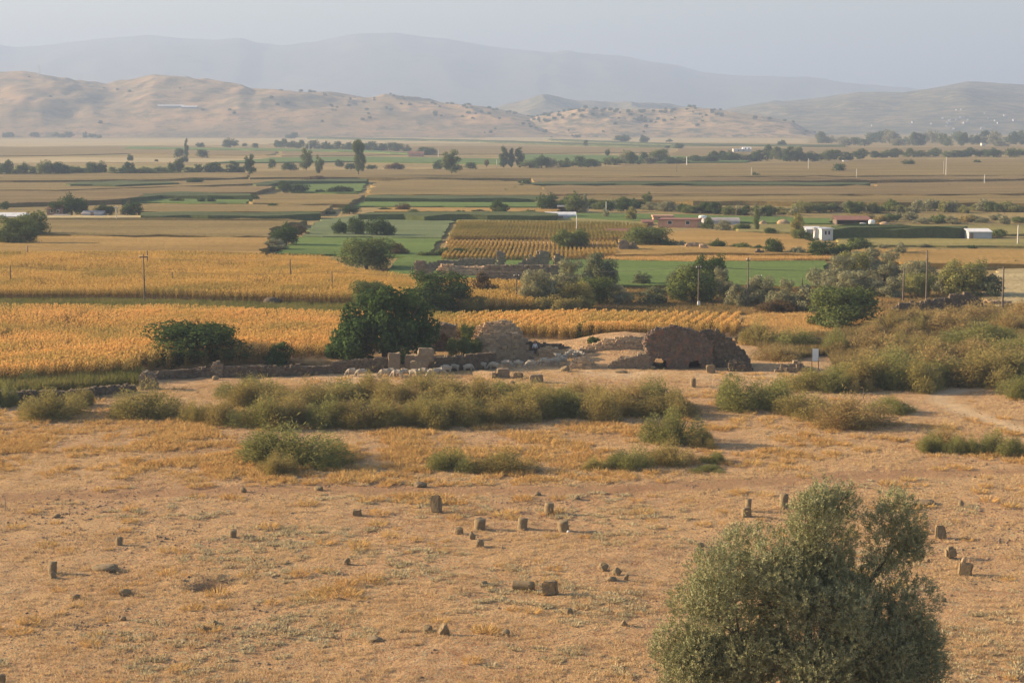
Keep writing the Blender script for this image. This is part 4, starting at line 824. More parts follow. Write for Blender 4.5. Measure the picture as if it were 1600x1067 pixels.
for row in [
 (75, 655, 96, 46, SH, 'wide shrub below the dark lower left wall'), (122, 637, 40, 30, SH, 'narrow shrub leaning out right of the wide one by the lower wall'), (8, 635, 34, 34, SG, 'green shrub cut by the left edge under the wall'),
 (228, 653, 112, 52, SH, 'large olive shrub below the corner of the wall'), (306, 660, 46, 34, SH, 'small shrub between the corner shrub and the thicket'), (345, 664, 60, 46, SH, 'shrub at the left end of the thicket'), (385, 624, 84, 34, SG, 'green shrub at the back left of the thicket'), (470, 728, 148, 62, SG, 'broad shrub standing alone in the open dry field'), (430, 742, 60, 34, SH, 'yellowish shrub leaning on the broad lone shrub'), (510, 735, 40, 26, SG, 'small green shoot at the foot of the broad lone shrub'),
 (708, 738, 66, 36, SG, 'left of two low shrubs in the open field'), (780, 738, 90, 34, SH, 'right of two low shrubs in the open field'), (1055, 696, 84, 58, SG, 'tall conical shrub left of the white post'), (1100, 700, 40, 26, SH, 'small shrub at the right of the conical shrub'), (985, 733, 66, 34, SG, 'low shrub below left of the conical shrub'), (1052, 728, 70, 40, SH, 'dry shrub in front of the conical shrub'), (1112, 724, 36, 18, SG, 'little grey shrub right of the dry front shrub'), (930, 735, 40, 20, SH, 'small yellowing shrub at left end of the low group'), (1105, 738, 50, 10, SG, 'flat grey plant below the low group'),
 (1160, 642, 80, 52, SG, 'bright green shrub right of the white post'), (1215, 640, 88, 52, SG, 'wide green shrub beside the bright green shrub'), (1140, 630, 40, 30, SH, 'small shrub in front of the dirt by the stone drum'), (1262, 655, 90, 38, SH, 'spreading dull shrub right of the wide green shrub'), (1320, 668, 120, 48, SD, 'brown dry shrub at the end of the dull scrub'), (1395, 645, 70, 24, SG, 'low green shrub by the bend of the dirt track'),
 (1600, 622, 70, 38, SG, 'shrub beyond the dirt track at the right edge'),
 (1455, 706, 44, 30, SG, 'first grey green shrub of the low right row'), (1482, 700, 60, 36, SD, 'brown dry shrub behind the low right row'), (1492, 709, 36, 28, SG, 'second grey green shrub of the low right row'), (1522, 710, 36, 30, SG, 'third grey green shrub of the low right row'), (1560, 712, 52, 40, SG, 'tallest grey green shrub of the low right row'), (1598, 712, 34, 30, SG, 'last grey green shrub of the low right row'),
 (42, 604, 30, 28, SG, 'round shrub behind the lower left wall'), (1190, 540, 60, 44, SH, 'feathery shrub right of the dark rubble slope'), (1240, 545, 60, 34, SG, 'greener shrub behind the rubble right of the vault'), (1225, 565, 70, 26, SD, 'dry shrub between rubble and sign'), (1308, 552, 40, 42, SG, 'green upright shrub right of the white sign'),
]: shrub(*row)
def shrubs(pts, n, wr, hr, mks, label, group, seed, jit):
    r = rng(seed); xs_ = [p[0] for p in pts]; rows = []
    for i in range(n):
        px = xs_[0] + (xs_[-1] - xs_[0]) * (i + r.uniform(0, 1)) / n; rows.append((px, np.interp(px, xs_, [p[1] for p in pts]) + r.uniform(-jit, jit)))
    for px, py in rows: shrub(px, py, r.uniform(*wr), r.uniform(*hr), mks[r.integers(len(mks))], label, group)
shrubs([(370, 662), (500, 668), (680, 664), (860, 654), (1060, 648)], 24, (54, 92), (34, 54), [SH, SD, SH, SG], 'feathery shrub on the front side of the long thicket', 'shrubs of the front thicket', 701, 6)
shrubs([(400, 640), (600, 632), (800, 634), (1060, 636)], 22, (56, 96), (32, 48), [SH, SG, SD, SH], 'feathery shrub on the back side of the long thicket', 'shrubs of the back thicket', 702, 9)
shrubs([(660, 668), (720, 668)], 2, (60, 80), (44, 52), [SH], 'bulging shrub at the front middle of the thicket', 'bulging front shrubs', 703, 3)
shrubs([(1350, 598), (1410, 606), (1520, 604), (1640, 588)], 14, (70, 120), (40, 62), [SH, SD, SH, SG], 'big feathery shrub along the front of the right slope', 'front shrubs of the right slope', 704, 8)
shrubs([(1340, 566), (1450, 560), (1640, 555)], 14, (60, 110), (28, 42), [SH, SD, SD, SG], 'dry feathery shrub in the middle of the right slope', 'middle shrubs of the right slope', 705, 12)
shrubs([(1370, 530), (1450, 515), (1640, 510)], 16, (50, 90), (22, 36), [SD, SD, SH], 'brown scrub bush high on the right slope', 'upper scrub of the right slope', 706, 12)
shrubs([(1350, 625), (1300, 628), (1240, 612)], 5, (50, 70), (26, 38), [SG, SH], 'green shrub on the near foot of the right slope', 'shrubs at the slope foot', 707, 6)

# ------------------------------------------------------------------ ruins of rubble and blocks
def stone_boxes(Cn, sz, yaw, r, jit=.16):
    n = len(Cn); c = np.array([(-1, -1, -1), (1, -1, -1), (1, 1, -1), (-1, 1, -1), (-1, -1, 1), (1, -1, 1), (1, 1, 1), (-1, 1, 1)], float) * .5
    P = c[None] * (1 + r.normal(0, jit, (n, 8, 3))) * sz[:, None]
    tl = r.normal(0, .10, n); ca, sa = np.cos(tl), np.sin(tl)
    X_ = P[..., 0] * ca[:, None] - P[..., 2] * sa[:, None]; Z_ = P[..., 0] * sa[:, None] + P[..., 2] * ca[:, None]
    yw = yaw + r.normal(0, .12, n); cy, sy = np.cos(yw)[:, None], np.sin(yw)[:, None]
    Q = np.stack([X_ * cy - P[..., 1] * sy, X_ * sy + P[..., 1] * cy, Z_], -1) + Cn[:, None]
    fb = np.array([(0, 3, 2, 1), (4, 5, 6, 7), (0, 1, 5, 4), (1, 2, 6, 5), (2, 3, 7, 6), (3, 0, 4, 7)])
    return Q.reshape(-1, 3), (fb[None] + 8 * np.arange(n)[:, None, None]).reshape(-1, 4), np.repeat(r.uniform(0, 1, n), 6)
def voxel_stones(occ, s3, r, jit, place, fill=1.25, pj=.07):
    """occ[i,j,k] true where there is masonry; a jittered stone for each cell on its surface, a solid one inside"""
    p = np.pad(occ, 1); n6 = [p[2:, 1:-1, 1:-1], p[:-2, 1:-1, 1:-1], p[1:-1, 2:, 1:-1], p[1:-1, :-2, 1:-1], p[1:-1, 1:-1, 2:]]
    surf = occ & ~np.logical_and.reduce(n6); idx = np.argwhere(surf)
    Cn = (idx + .5) * s3 + r.normal(0, pj, (len(idx), 3)) * s3; Cn[:, 0] += ((idx[:, 2] % 2) - .5) * .5 * s3[0]
    sz = s3 * fill * r.uniform(.75, 1.3, (len(idx), 3)); W, yaw = place(Cn); return stone_boxes(W, sz, yaw, r, jit)
def ruin(x0, x1, base, top, depth, s, mk, label, holes=(), slope=0.0, yoff=0.0, jit=.11, name='ruined_wall', catg='ruin', dome=False, yaw=0.0, back=None):
    px = .5 * (x0 + x1); bx, by, bz, k = at(px, base); r = rng(int(x0 * 7 + base)); s3 = np.array(s if isinstance(s, tuple) else (s, s, s * .8), float)
    L = (x1 - x0) * k; tz = [max(.05, (base - t[1]) * k) for t in top]; tx = [(t[0] - x0) * k for t in top]
    ni, nj, nk = max(1, round(L / s3[0])), max(1, round(depth / s3[1])), int(max(tz) / s3[2]) + 3
    i, j, q = np.meshgrid(np.arange(ni) + .5, np.arange(nj) + .5, np.arange(nk) + .5, indexing='ij')
    H = np.interp(i * s3[0], tx, tz) + s3[2] * (fbm(i * 1.7, j * 1.7, .9, 2, int(x0)) - .5) * 1.6 + (.95 if name == 'ruined_vault' else .55) * min(1, .25 * max(tz)) * (fbm(i * s3[0], j * s3[1], 1.1, 3, int(x0) + 5) - .5)
    f = j / nj
    if dome: H = H * np.sqrt(np.clip(1 - (2 * f - 1) ** 2, .05, 1))
    H = H * (1 - slope * f)
    if back: H = np.where(f > back[0], np.minimum(H, back[1] * H), H)
    occ = q * s3[2] < H
    for (hx, hw, hy, dj) in holes:
        hz = (base - hy) * k; hX = (hx - x0) * k; hW = hw * k; dx = np.abs(i * s3[0] - hX) / hW
        occ &= ~((dx < 1) & (q * s3[2] < hz * np.sqrt(np.clip(1 - dx ** 2 * .8, 0, 1))) & (f < dj))
    if not occ.any(): occ[:, :, 0] = True
    cy_, sy_ = math.cos(yaw), math.sin(yaw)
    def place(P): 
        X_ = P[:, 0] - L / 2; Y_ = P[:, 1]; return np.stack([X_ * cy_ - Y_ * sy_, X_ * sy_ + Y_ * cy_, P[:, 2] - .12], 1), yaw
    V, f_, rn = voxel_stones(occ, s3, r, jit, place)
    o = link(name, npmesh(name, V, f_, rnd=rn), M[mk], None, (bx, by + yoff, bz)); return tag(o, label, catg)
def wall_line(pts, hpx, thick, s, mk, label, seed):
    r = rng(seed); W = [at(a, b) for a, b in pts]; Pw = np.array([(a[0], a[1], a[2]) for a in W]); seg = np.hypot(*np.diff(Pw[:, :2], axis=0).T); cum = np.r_[0, np.cumsum(seg)]
    hz = [h * a[3] for h, a in zip(hpx, W)]; ni, nj = int(cum[-1] / s), max(1, round(thick / s)); s3 = np.array([s, s, s * .75]); nk = int(max(hz) / s3[2]) + 2
    i, j, q = np.meshgrid(np.arange(ni) + .5, np.arange(nj) + .5, np.arange(nk) + .5, indexing='ij')
    H = np.interp(i * s, cum, hz) + s * .9 * (fbm(i * 1.3, j, .6, 3, seed) - .5) * 1.5
    def place(P):
        t = P[:, 0]; x = np.interp(t, cum, Pw[:, 0]); y = np.interp(t, cum, Pw[:, 1]); z = np.interp(t, cum, Pw[:, 2]); k = np.clip(np.searchsorted(cum, t) - 1, 0, len(seg) - 1)
        a = np.arctan2(np.diff(Pw[:, 1]), np.diff(Pw[:, 0]))[k]; return np.stack([x - np.sin(a) * P[:, 1], y + np.cos(a) * P[:, 1], z + P[:, 2] - .1], 1), a
    V, f, rn = voxel_stones(q * s3[2] < H, s3, r, .2, place)
    c = Pw[0]; V = V - c; return tag(link('stone_wall', npmesh('stone_wall', V, f, rnd=rn), M[mk], None, tuple(c)), label, 'stone wall')
wall_line([(-60, 640), (30, 630), (100, 626), (160, 618), (214, 612)], [24, 20, 16, 14, 11], .7, .34, 'stone_dark', 'lower dark dry stone wall running off at the left edge', 801)
ruin(219, 242, 610, [(219, 584), (228, 580), (238, 586), (242, 596)], 1.4, .24, 'stone', 'rough stone corner pier joining the two left walls', name='wall_pier', catg='stone pier')
wall_line([(236, 594), (300, 590), (372, 589), (440, 588), (520, 584)], [12, 15, 17, 15, 14], .7, .34, 'stone_dark', 'long low dark stone wall in front of the wide dark tree', 802)
ruin(330, 345, 590, [(330, 572), (338, 566), (345, 572)], .8, .24, 'stone', 'little heap of stones on top of the long low wall', yoff=.4, name='stone_heap', catg='stone heap')
wall_line([(520, 584), (560, 583), (612, 582)], [18, 22, 24], .7, .24, 'stone_dark', 'taller rubble wall below the great fig tree', 803)
wall_line([(668, 583), (720, 580), (775, 576)], [24, 25, 26], .7, .24, 'stone_dark', 'dark rubble wall between stacked blocks and vault', 804)
ruin(662, 712, 556, [(662, 530), (668, 516), (680, 509), (696, 507), (712, 510)], 1.8, (.3, .4, .24), 'stone', 'low stone arch poking out beside the great fig tree', holes=[(692, 17, 521, .8)], yoff=1.0, name='stone_arch', catg='ruined arch')
ruin(738, 818, 562, [(738, 538), (745, 518), (758, 508), (780, 504), (800, 507), (812, 518), (818, 536)], 5.0, .32, 'stone_pale', 'round rubble dome of the ruined vault left of the shepherd', yoff=1.2, dome=True, name='ruined_vault')
ruin(768, 828, 568, [(768, 540), (776, 528), (788, 522), (800, 520), (812, 524), (822, 536), (828, 556)], .9, (.6, .45, .38), 'stone', 'rounded end wall of dressed stone before the rubble dome', jit=.06)
ruin(796, 892, 545, [(796, 524), (820, 526), (850, 530), (870, 531), (892, 538)], .7, .24, 'stone_dark', 'low dark wall behind the shepherd', yoff=1.5)
ruin(843, 878, 556, [(843, 546), (855, 540), (870, 545), (878, 553)], 2.0, .32, 'stone_pale', 'pale fallen stones right of the shepherd', dome=True, name='stone_heap', catg='stone heap')
ruin(886, 934, 577, [(886, 574), (898, 564), (912, 559), (922, 562), (934, 574)], 2.6, .30, 'stone_pale', 'low rubble heap in front of the bunched sheep', dome=True, name='stone_heap', catg='stone heap')
ruin(908, 1012, 532, [(908, 530), (925, 525), (942, 517), (965, 512), (990, 511), (1012, 514)], 2.4, .25, 'stone_pale', 'pale rubble along the crest of the earth mound by the vault', dome=True, yoff=.5)
ruin(952, 1014, 576, [(952, 573), (962, 563), (985, 557), (1014, 551)], 1.4, .25, 'stone', 'stepped rubble wall leading left from the great vault')
ruin(1002, 1112, 576, [(1002, 552), (1006, 536), (1012, 522), (1018, 514), (1032, 510), (1050, 508), (1074, 510), (1090, 515), (1102, 521), (1112, 528)], 5.5, .24, 'stone_red', 'great dark vault ruin with reddish face and low openings', holes=[(1004, 11, 537, 2), (1031, 13, 558, 2), (1086, 11, 561, .6)], slope=.3, name='ruined_vault')
ruin(1098, 1174, 578, [(1098, 516), (1120, 517), (1136, 526), (1150, 538), (1164, 548), (1174, 566)], 4.0, .32, 'stone_dark', 'dark rubble slope falling right from the great vault', yoff=2.0, slope=.35)
ruin(1140, 1176, 580, [(1140, 566), (1155, 561), (1168, 566), (1176, 577)], 1.5, .25, 'stone_dark', 'broken stones at the foot of the right rubble slope', dome=True, name='stone_heap', catg='stone heap')
ruin(1212, 1262, 582, [(1212, 577), (1230, 568), (1250, 566), (1262, 574)], 1.6, .42, 'stone', 'stones at the scrub edge left of the white sign', dome=True, name='stone_heap', catg='stone heap')
ruin(1264, 1292, 540, [(1264, 537), (1275, 529), (1285, 529), (1292, 538)], 1.2, .32, 'stone_dark', 'dark stones in the scrub behind the white sign', dome=True, name='stone_heap', catg='stone heap')
ruin(1396, 1548, 490, [(1396, 481), (1404, 473), (1440, 471), (1475, 467), (1490, 460), (1508, 457), (1520, 461), (1532, 472), (1548, 483)], .9, .42, 'stone_dark', 'long broken dark wall on the right above the scrub')
ruin(1535, 1580, 478, [(1535, 474), (1550, 468), (1568, 470), (1580, 475)], 2.5, .5, 'stone_pale', 'pale rubble at the right end of the broken wall', dome=True, name='stone_heap', catg='stone heap')
# far ruins on the green field
ruin(649, 674, 438, [(649, 411), (656, 406), (663, 409), (668, 417), (674, 421)], 1.6, .45, 'stone', 'crumbling pier at the left end of the far ruin')
ruin(668, 772, 424, [(668, 412), (690, 407), (715, 406), (740, 403), (772, 405)], .9, .45, 'stone', 'low back wall of the far ruin')
ruin(684, 772, 434, [(672, 424), (690, 417), (705, 414), (718, 420), (745, 417), (772, 422)], 4.5, .6, 'stone_pale', 'fallen blocks inside the far ruin', dome=True)
ruin(752, 872, 442, [(752, 420), (762, 415), (800, 416), (835, 415), (872, 416)], 1.2, .45, 'stone', 'dark front wall of the far ruin')
ruin(777, 790, 420, [(777, 394), (789, 393)], 1.2, (.7, .5, .5), 'stone', 'tall narrow pier standing on the far ruin', jit=.08, name='stone_pier', catg='stone pier')
ruin(812, 842, 420, [(812, 412), (820, 407), (828, 401), (842, 399)], 1.0, .5, 'stone', 'stepped wall fragment on the far ruin')
ruin(840, 859, 420, [(840, 394), (850, 392), (859, 395)], 1.2, (.7, .5, .5), 'stone', 'double pier at the right of the far ruin', jit=.08, name='stone_pier', catg='stone pier')
ruin(866, 879, 418, [(866, 400), (872, 398), (879, 403)], 1.0, .5, 'stone', 'last dark stump at the right of the far ruin', name='stone_pier', catg='stone pier')
ruin(968, 981, 398, [(968, 378), (975, 375), (981, 378)], 1.3, .5, 'stone', 'left one of two ruin stumps on the bank')
ruin(981, 996, 397, [(981, 384), (989, 378), (996, 386)], 1.3, .5, 'stone', 'right one of two ruin stumps on the bank')
ruin(1067, 1096, 393, [(1067, 386), (1075, 381), (1096, 381)], 2.0, .5, 'stone_pale', 'broad masonry block on the golden bank')
ruin(1095, 1108, 396, [(1095, 382), (1102, 382), (1108, 388)], 1.5, .5, 'stone_pale', 'pale lit end of the masonry block on the bank')
ruin(1174, 1200, 402, [(1174, 398), (1185, 391), (1195, 393), (1200, 400)], 1.6, .55, 'stone_dark', 'low dark stones at the right of the bank', dome=True, name='stone_heap', catg='stone heap')

# ------------------------------------------------------------------ single stones, drums and blocks
def solid(V, f, name, mk, label, catg, loc, rz=0, group=None, rnd=.4, smooth=False):
    o = link(name, npmesh(name, V, f, rnd=np.full(len(f), rnd), smooth=smooth), M[mk], None, loc); tl_ = .10 if name in ('column_drum', 'stone_block') and mk == 'drum' else 0; o.rotation_euler = (tl_ * math.sin(loc[0] * 7), tl_ * math.sin(loc[1] * 5), rz); return tag(o, label, catg, group)
def rough_block(w, d, h, seed, taper=0., bev=.09):
    bm = bmesh.new(); bmesh.ops.create_cube(bm, size=1); bmesh.ops.bevel(bm, geom=bm.edges[:], offset=bev, segments=2, affect='EDGES')
    bmesh.ops.subdivide_edges(bm, edges=[e for e in bm.edges if e.calc_length() > .4], cuts=3, use_grid_fill=True); bmesh.ops.triangulate(bm, faces=bm.faces)
    V = np.array([v.co[:] for v in bm.verts]); f = np.array([[v.index for v in q.verts] for q in bm.faces]); bm.free(); r = rng(seed)
    nz = .085 * (np.stack([fbm(V[:, 0] + V[:, 2], V[:, 1] + i * 9, 2.2, 2, seed + i) for i in range(3)], 1) - .5) * 2
    V = V + nz; V[:, 2] += .5; V[:, :2] *= (1 - taper * V[:, 2:3]); return V * [w, d, h] - [0, 0, .06], f
def drum_mesh(w, h, seed, k=18):
    r = rng(seed); V = []; n = 5; zs = np.linspace(0, 1, n)
    prof = [1.0, .97, .95, .955, .94]
    for i, z in enumerate(zs):
        for j in range(k):
            a = 2 * math.pi * j / k; q = prof[i] * (1 + .035 * r.normal()) * (.985 + .03 * (j % 2)); V.append((w / 2 * q * math.cos(a), w / 2 * q * math.sin(a), h * z + (h * .04 * r.normal() if i == n - 1 else 0)))
    for i in range(2): V.append((0, 0, h * (1.0 if i else 0)))
    V2 = []
    for j in range(k): V2.append((V[(n - 1) * k + j][0] * .88, V[(n - 1) * k + j][1] * .88, h * 1.03))
    o = len(V); V += V2; f = []
    for i in range(n - 1):
        for j in range(k): a, b = i * k + j, i * k + (j + 1) % k; f += [(a, b, b + k), (a, b + k, a + k)]
    for j in range(k):
        a, b = (n - 1) * k + j, (n - 1) * k + (j + 1) % k; f += [(a, b, o + (j + 1) % k), (a, o + (j + 1) % k, o + j), (o + j, o + (j + 1) % k, n * k + 1)]
    return np.array(V) - [0, 0, .06], np.array(f)
def stone(px, base, w, h, kind, label, mk='drum', rz=None, zoff=0, yoff=0, catg=None, dep=None, tap=0.):
    big_ = mk == 'stone'
    x, y, z, k = at(px, base); W, H = w * k, h * k; sd_ = int(px * 13 + base); r = rng(sd_); Hh = H + .08
    if rz is None: rz = r.uniform(-.3, .3)
    if kind == 'drum': V, f = drum_mesh(W, Hh, sd_); nm, cg = 'column_drum', 'column drum'
    elif kind == 'block': V, f = rough_block(W, dep or W * .7, Hh, sd_, tap, .22 if 'shouldered' in label else .06 if big_ else .11); nm, cg = 'stone_block', 'stone block'
    elif kind == 'lying':
        V, f = drum_mesh(H * 1.05, W, sd_); V = np.stack([V[:, 2] - W / 2 + .06, V[:, 1], -V[:, 0] + H * .46], 1); nm, cg = 'column_drum', 'column drum'
    else: V, f = rock(sd_, W, W * .8, Hh, 3, .2); nm, cg = 'boulder', 'rock'
    return solid(V, f, nm, mk, label, catg or cg, (x, y + W * .3 + yoff, z + zoff), rz, None, r.uniform(.2, .9), kind in ('drum', 'lying'))
for row in [
 (682, 802, 15, 27, 'block', 'tall rectangular standing slab in the open field'), (857, 804, 15, 17, 'drum', 'column drum standing behind the trio of drums'), (749, 828, 18, 16, 'drum', 'left drum in the trio beyond the fallen column'), (816, 827, 16, 16, 'drum', 'middle drum in the trio beyond the fallen column'), (881, 831, 18, 16, 'drum', 'right drum in the trio, white chip beside it'),
 (1167, 808, 14, 15, 'block', 'squat block in front of a column stub'), (1169, 800, 10, 19, 'drum', 'column stub rising behind the squat block'), (1225, 795, 14, 22, 'drum', 'tall column stub half behind the olive crown'), (1471, 842, 17, 20, 'block', 'upright tapered stone right of the olive crown'), (1487, 873, 18, 18, 'block', 'round shouldered stone above the pedestal block'), (1509, 900, 20, 20, 'block', 'pedestal block carrying a small pale stone'),
 (81, 897, 13, 18, 'drum', 'column drum behind a small stone at far left'), (185, 853, 11, 13, 'drum', 'short drum on the left of the field'), (363, 840, 12, 11, 'drum', 'lone dark drum between the left drum and slab'), (818, 924, 32, 15, 'lying', 'column drum lying on its side'), (861, 930, 23, 21, 'block', 'chunky grooved block right of the lying drum'), (694, 993, 18, 17, 'rock', 'upright rounded boulder near the bottom'), (668, 988, 16, 9, 'rock', 'low boulder left of the upright rounded one'),
 (558, 806, 13, 9, 'block', 'small dark cube left of the tall slab'), (542, 882, 11, 9, 'rock', 'small pointed stone in the left centre'), (943, 891, 17, 10, 'rock', 'dark pointed rock right of the lying drum'), (964, 898, 16, 10, 'rock', 'slanted rock in the group of three'), (979, 907, 8, 8, 'rock', 'smallest rock in the group of three'), (955, 908, 18, 5, 'rock', 'flat pale slab below the slanted rock'), (717, 835, 13, 10, 'rock', 'split dark stone left of the drum trio'), (738, 843, 10, 10, 'rock', 'upper piece of a broken pale slab'), (750, 855, 14, 11, 'rock', 'lower piece of a broken pale slab'),
 (81, 904, 12, 9, 'rock', 'small dark stone touching the far left drum'), (163, 893, 40, 8, 'rock', 'long low rock ledge at left'), (194, 930, 20, 8, 'rock', 'pale flat rock below the long ledge'), (118, 936, 14, 6, 'rock', 'flat small rock at far left'), (89, 809, 11, 4, 'rock', 'flat dark stone near the left track'), (192, 970, 10, 5, 'rock', 'dark clod below the flat pale rock'), (317, 985, 14, 5, 'rock', 'pair stone left of the grass tuft'), (335, 977, 12, 6, 'rock', 'pair stone right beside the tuft'), (380, 769, 10, 6, 'rock', 'grey stone on the far side of the track'), (498, 767, 14, 6, 'rock', 'pale stone at the track edge'),
 (655, 761, 22, 7, 'rock', 'grey white stones beside an orange weed tuft'), (584, 1003, 26, 5, 'rock', 'flat dark rock at the bottom left of centre'), (888, 961, 14, 9, 'rock', 'dark clod below the chunky block'), (975, 979, 12, 9, 'rock', 'small pale stone beside dead twigs'), (790, 992, 15, 6, 'rock', 'purple grey flat stone near the bottom'), (757, 914, 13, 4, 'rock', 'flat dark stone left of the lying drum'), (1094, 854, 12, 5, 'rock', 'dark stone at the left of the olive crown'), (1502, 792, 9, 9, 'rock', 'upright small stone far right of the olive'), (1445, 790, 40, 6, 'rock', 'low dark earth lump right of the olive top'), (1449, 878, 10, 4, 'rock', 'small stone under the right olive lobe'), (840, 775, 12, 4, 'rock', 'flat stone by the middle of the track'), (902, 780, 10, 4, 'rock', 'flat stone right of the rear drum'), (1475, 940, 9, 5, 'rock', 'small stone by the right side of olive'), (2, 1068, 12, 14, 'block', 'dark stone stub in the bottom left corner'), (1270, 1003, 0.1, 0.1, 'rock', None),
 (438, 625, 9, 13, 'block', 'pale stone stub in front of the thicket'), (1083, 605, 9, 13, 'drum', 'small drum standing in front of the great vault'), (1111, 583, 13, 12, 'block', 'squarish stone right of the great vault front'), (1000, 575, 12, 8, 'rock', 'boulder at the foot of the stepped wall'), (1140, 590, 12, 7, 'rock', 'dark rock right of the small drum'), (883, 581, 16, 8, 'rock', 'dark flat rock below the sheep'), (1152, 596, 10, 5, 'rock', 'small rock near the green shrubs'), (970, 583, 22, 3, 'rock', 'flat stones in the dirt before the stepped wall'), (336, 594, 11, 6, 'rock', 'pale stone in front of the long low wall'), (1020, 577, 10, 5, 'rock', 'small boulder before the vault opening'), (1240, 577, 14, 8, 'block', 'cut stone in the scrub left of the sign'), (800, 602, 10, 6, 'rock', 'little pale stone behind the thicket'),
 (739, 572, 12, 8, 'block', 'small square block behind the stone trough'), (786, 591, 19, 14, 'block', 'square block right of the stone trough'), (838, 598, 20, 12, 'block', 'pale long block in front of the sheep'), (810, 592, 14, 9, 'block', 'hollowed pale stone left of the long block'),
 (616, 583, 18, 31, 'block', 'tall left pier block below the fig tree'), (640, 582, 15, 27, 'block', 'narrow block between pier and stacked blocks'), (655, 584, 29, 19, 'block', 'bottom block of the stack by the fig tree'),
]:
    if row[5] is None: continue
    big = row[5].startswith(('tall left pier', 'narrow block', 'bottom block', 'square block', 'pale long', 'small square'))
    stone(*row, mk='stone' if big else 'drum', rz=.05 if big else None, tap=.18 if 'tapered' in row[5] else .1 if 'shouldered' in row[5] else 0., dep=.55 if row[5].startswith('tall rect') else None)
k_ = at(655, 584)[3]
stone(662, 584, 29, 9, 'block', 'middle block of the stack by the fig tree', 'stone', .05, 19 * k_, .25); stone(665, 584, 24, 11, 'block', 'top block of the stack by the fig tree', 'stone', .08, 28 * k_ , .25)
k_ = at(1509, 900)[3]; stone(1508, 900, 9, 7, 'rock', 'small pale stone resting on the pedestal block', 'stone_pale', .3, 20 * k_ - .02, .25)
stone(888, 833, 5, 3, 'rock', 'white chip lying beside the right drum', 'white_metal', .2)
# stone trough
def trough():
    x, y, z, k = at(757, 590); o = empty('stone_trough', (x, y, z), -.55); L, W_, H = 2.6, 1.0, .75; P = []
    for (cx, cy, sx, sy, sz, cz) in [(0, -W_ / 2, L, .18, H, 0), (0, W_ / 2, L, .18, H, 0), (-L / 2 + .09, 0, .18, W_ - .2, H * .98, 0), (L / 2 - .09, 0, .18, W_ - .2, H * .98, 0)]:
        V, f = rough_block(sx, sy, sz, int(abs(cx * 9) + 3)); P.append((V + [cx, cy, cz], f))
    V, f = cat(P); link('basin', npmesh('basin', V, f, rnd=np.full(len(f), .4)), M['stone_pale'], o)
    V, f = rough_block(L - .3, W_ - .2, .22, 5); link('basin_floor', npmesh('basin_floor', V, f, rnd=np.full(len(f), .9)), M['stone'], o)
    tag(o, 'long hollow stone trough lying among the sheep', 'stone trough')
trough()

# ------------------------------------------------------------------ sheep and shepherd
def skin(V, R, E, lv=2):
    me = bpy.data.meshes.new('t'); me.from_pydata(V, E, []); o = bpy.data.objects.new('t', me); C.objects.link(o)
    sk = o.modifiers.new('s', 'SKIN'); sv = me.skin_vertices[0].data
    for a, q in zip(sv, R): a.radius = (q, q) if isinstance(q, (int, float)) else q
    sv[0].use_root = True; sk.use_smooth_shade = True
    ss = o.modifiers.new('b', 'SUBSURF'); ss.levels = lv; ss.render_levels = lv
    dg = bpy.context.evaluated_depsgraph_get(); out = bpy.data.meshes.new_from_object(o.evaluated_get(dg)); bpy.data.objects.remove(o); return out
def sheep_mesh(headz, turn):
    V = [(0, 0, .64), (.30, 0, .62), (.47, 0, .58), (.62, turn * .3, .50 * (1 - headz) + .80 * headz), (.74, turn * .7, .26 * (1 - headz) + .92 * headz), (.86, turn, .10 * (1 - headz) + .84 * headz), (-.30, 0, .64), (-.46, 0, .60), (-.54, 0, .46),
         (.38, .13, .44), (.39, .13, .22), (.39, .13, .0), (.38, -.13, .44), (.40, -.13, .22), (.40, -.13, .0), (-.38, .13, .44), (-.42, .13, .24), (-.38, .13, .0), (-.38, -.13, .44), (-.42, -.13, .24), (-.38, -.13, .0),
         (.70, .10 + turn * .6, .33 * (1 - headz) + .93 * headz), (.70, -.10 + turn * .6, .33 * (1 - headz) + .93 * headz)]
    R = [.26, .25, .21, .13, .095, .055, .26, .19, .05, .10, .05, .04, .10, .05, .04, .11, .055, .04, .11, .055, .04, .03, .03]
    E = [(0, 1), (1, 2), (2, 3), (3, 4), (4, 5), (0, 6), (6, 7), (7, 8), (1, 9), (9, 10), (10, 11), (1, 12), (12, 13), (13, 14), (6, 15), (15, 16), (16, 17), (6, 18), (18, 19), (19, 20), (4, 21), (4, 22)]
    return skin(V, R, E)
SHEEP = [sheep_mesh(0, .12), sheep_mesh(0, -.15), sheep_mesh(.9, .05)]
for m_ in SHEEP: m_.materials.append(M['wool'])
TANS = SHEEP[2].copy(); TANS.materials.clear(); TANS.materials.append(M['wool_tan'])
def sheep(px, base, yaw, v, label, group=None, s=1.0, me=None, yoff=0):
    x, y, z, k = at(px, base); o = link('sheep', me or SHEEP[v]); o.location = (x, y + yoff, z); o.scale = (s, s, s); o.rotation_euler = (0, 0, yaw); return tag(o, label, 'sheep', group)
sheep(559, 578, 2.6, 2, 'yellowish sheep standing apart under the fig tree wall', me=TANS)
sr = rng(808); 
for i, (px, b) in enumerate([(551, 588), (566, 589), (602, 589), (612, 588), (622, 591), (633, 589)]):
    sheep(px, b, math.pi + sr.uniform(-.5, .5), i % 2, 'white sheep in the tail of the flock behind the thicket', 'sheep at the tail of the flock', sr.uniform(1.05, 1.18))
for i, (px, b) in enumerate([(647, 590), (662, 588), (677, 590), (686, 588), (697, 584), (710, 581), (731, 581), (753, 577), (772, 578), (791, 575)]):
    sheep(px, b, math.pi * (i % 3 != 0) + sr.uniform(-.6, .6), i % 2, 'white sheep grazing in the row before the dark rubble wall', 'sheep grazing before the wall', sr.uniform(1.08, 1.22))
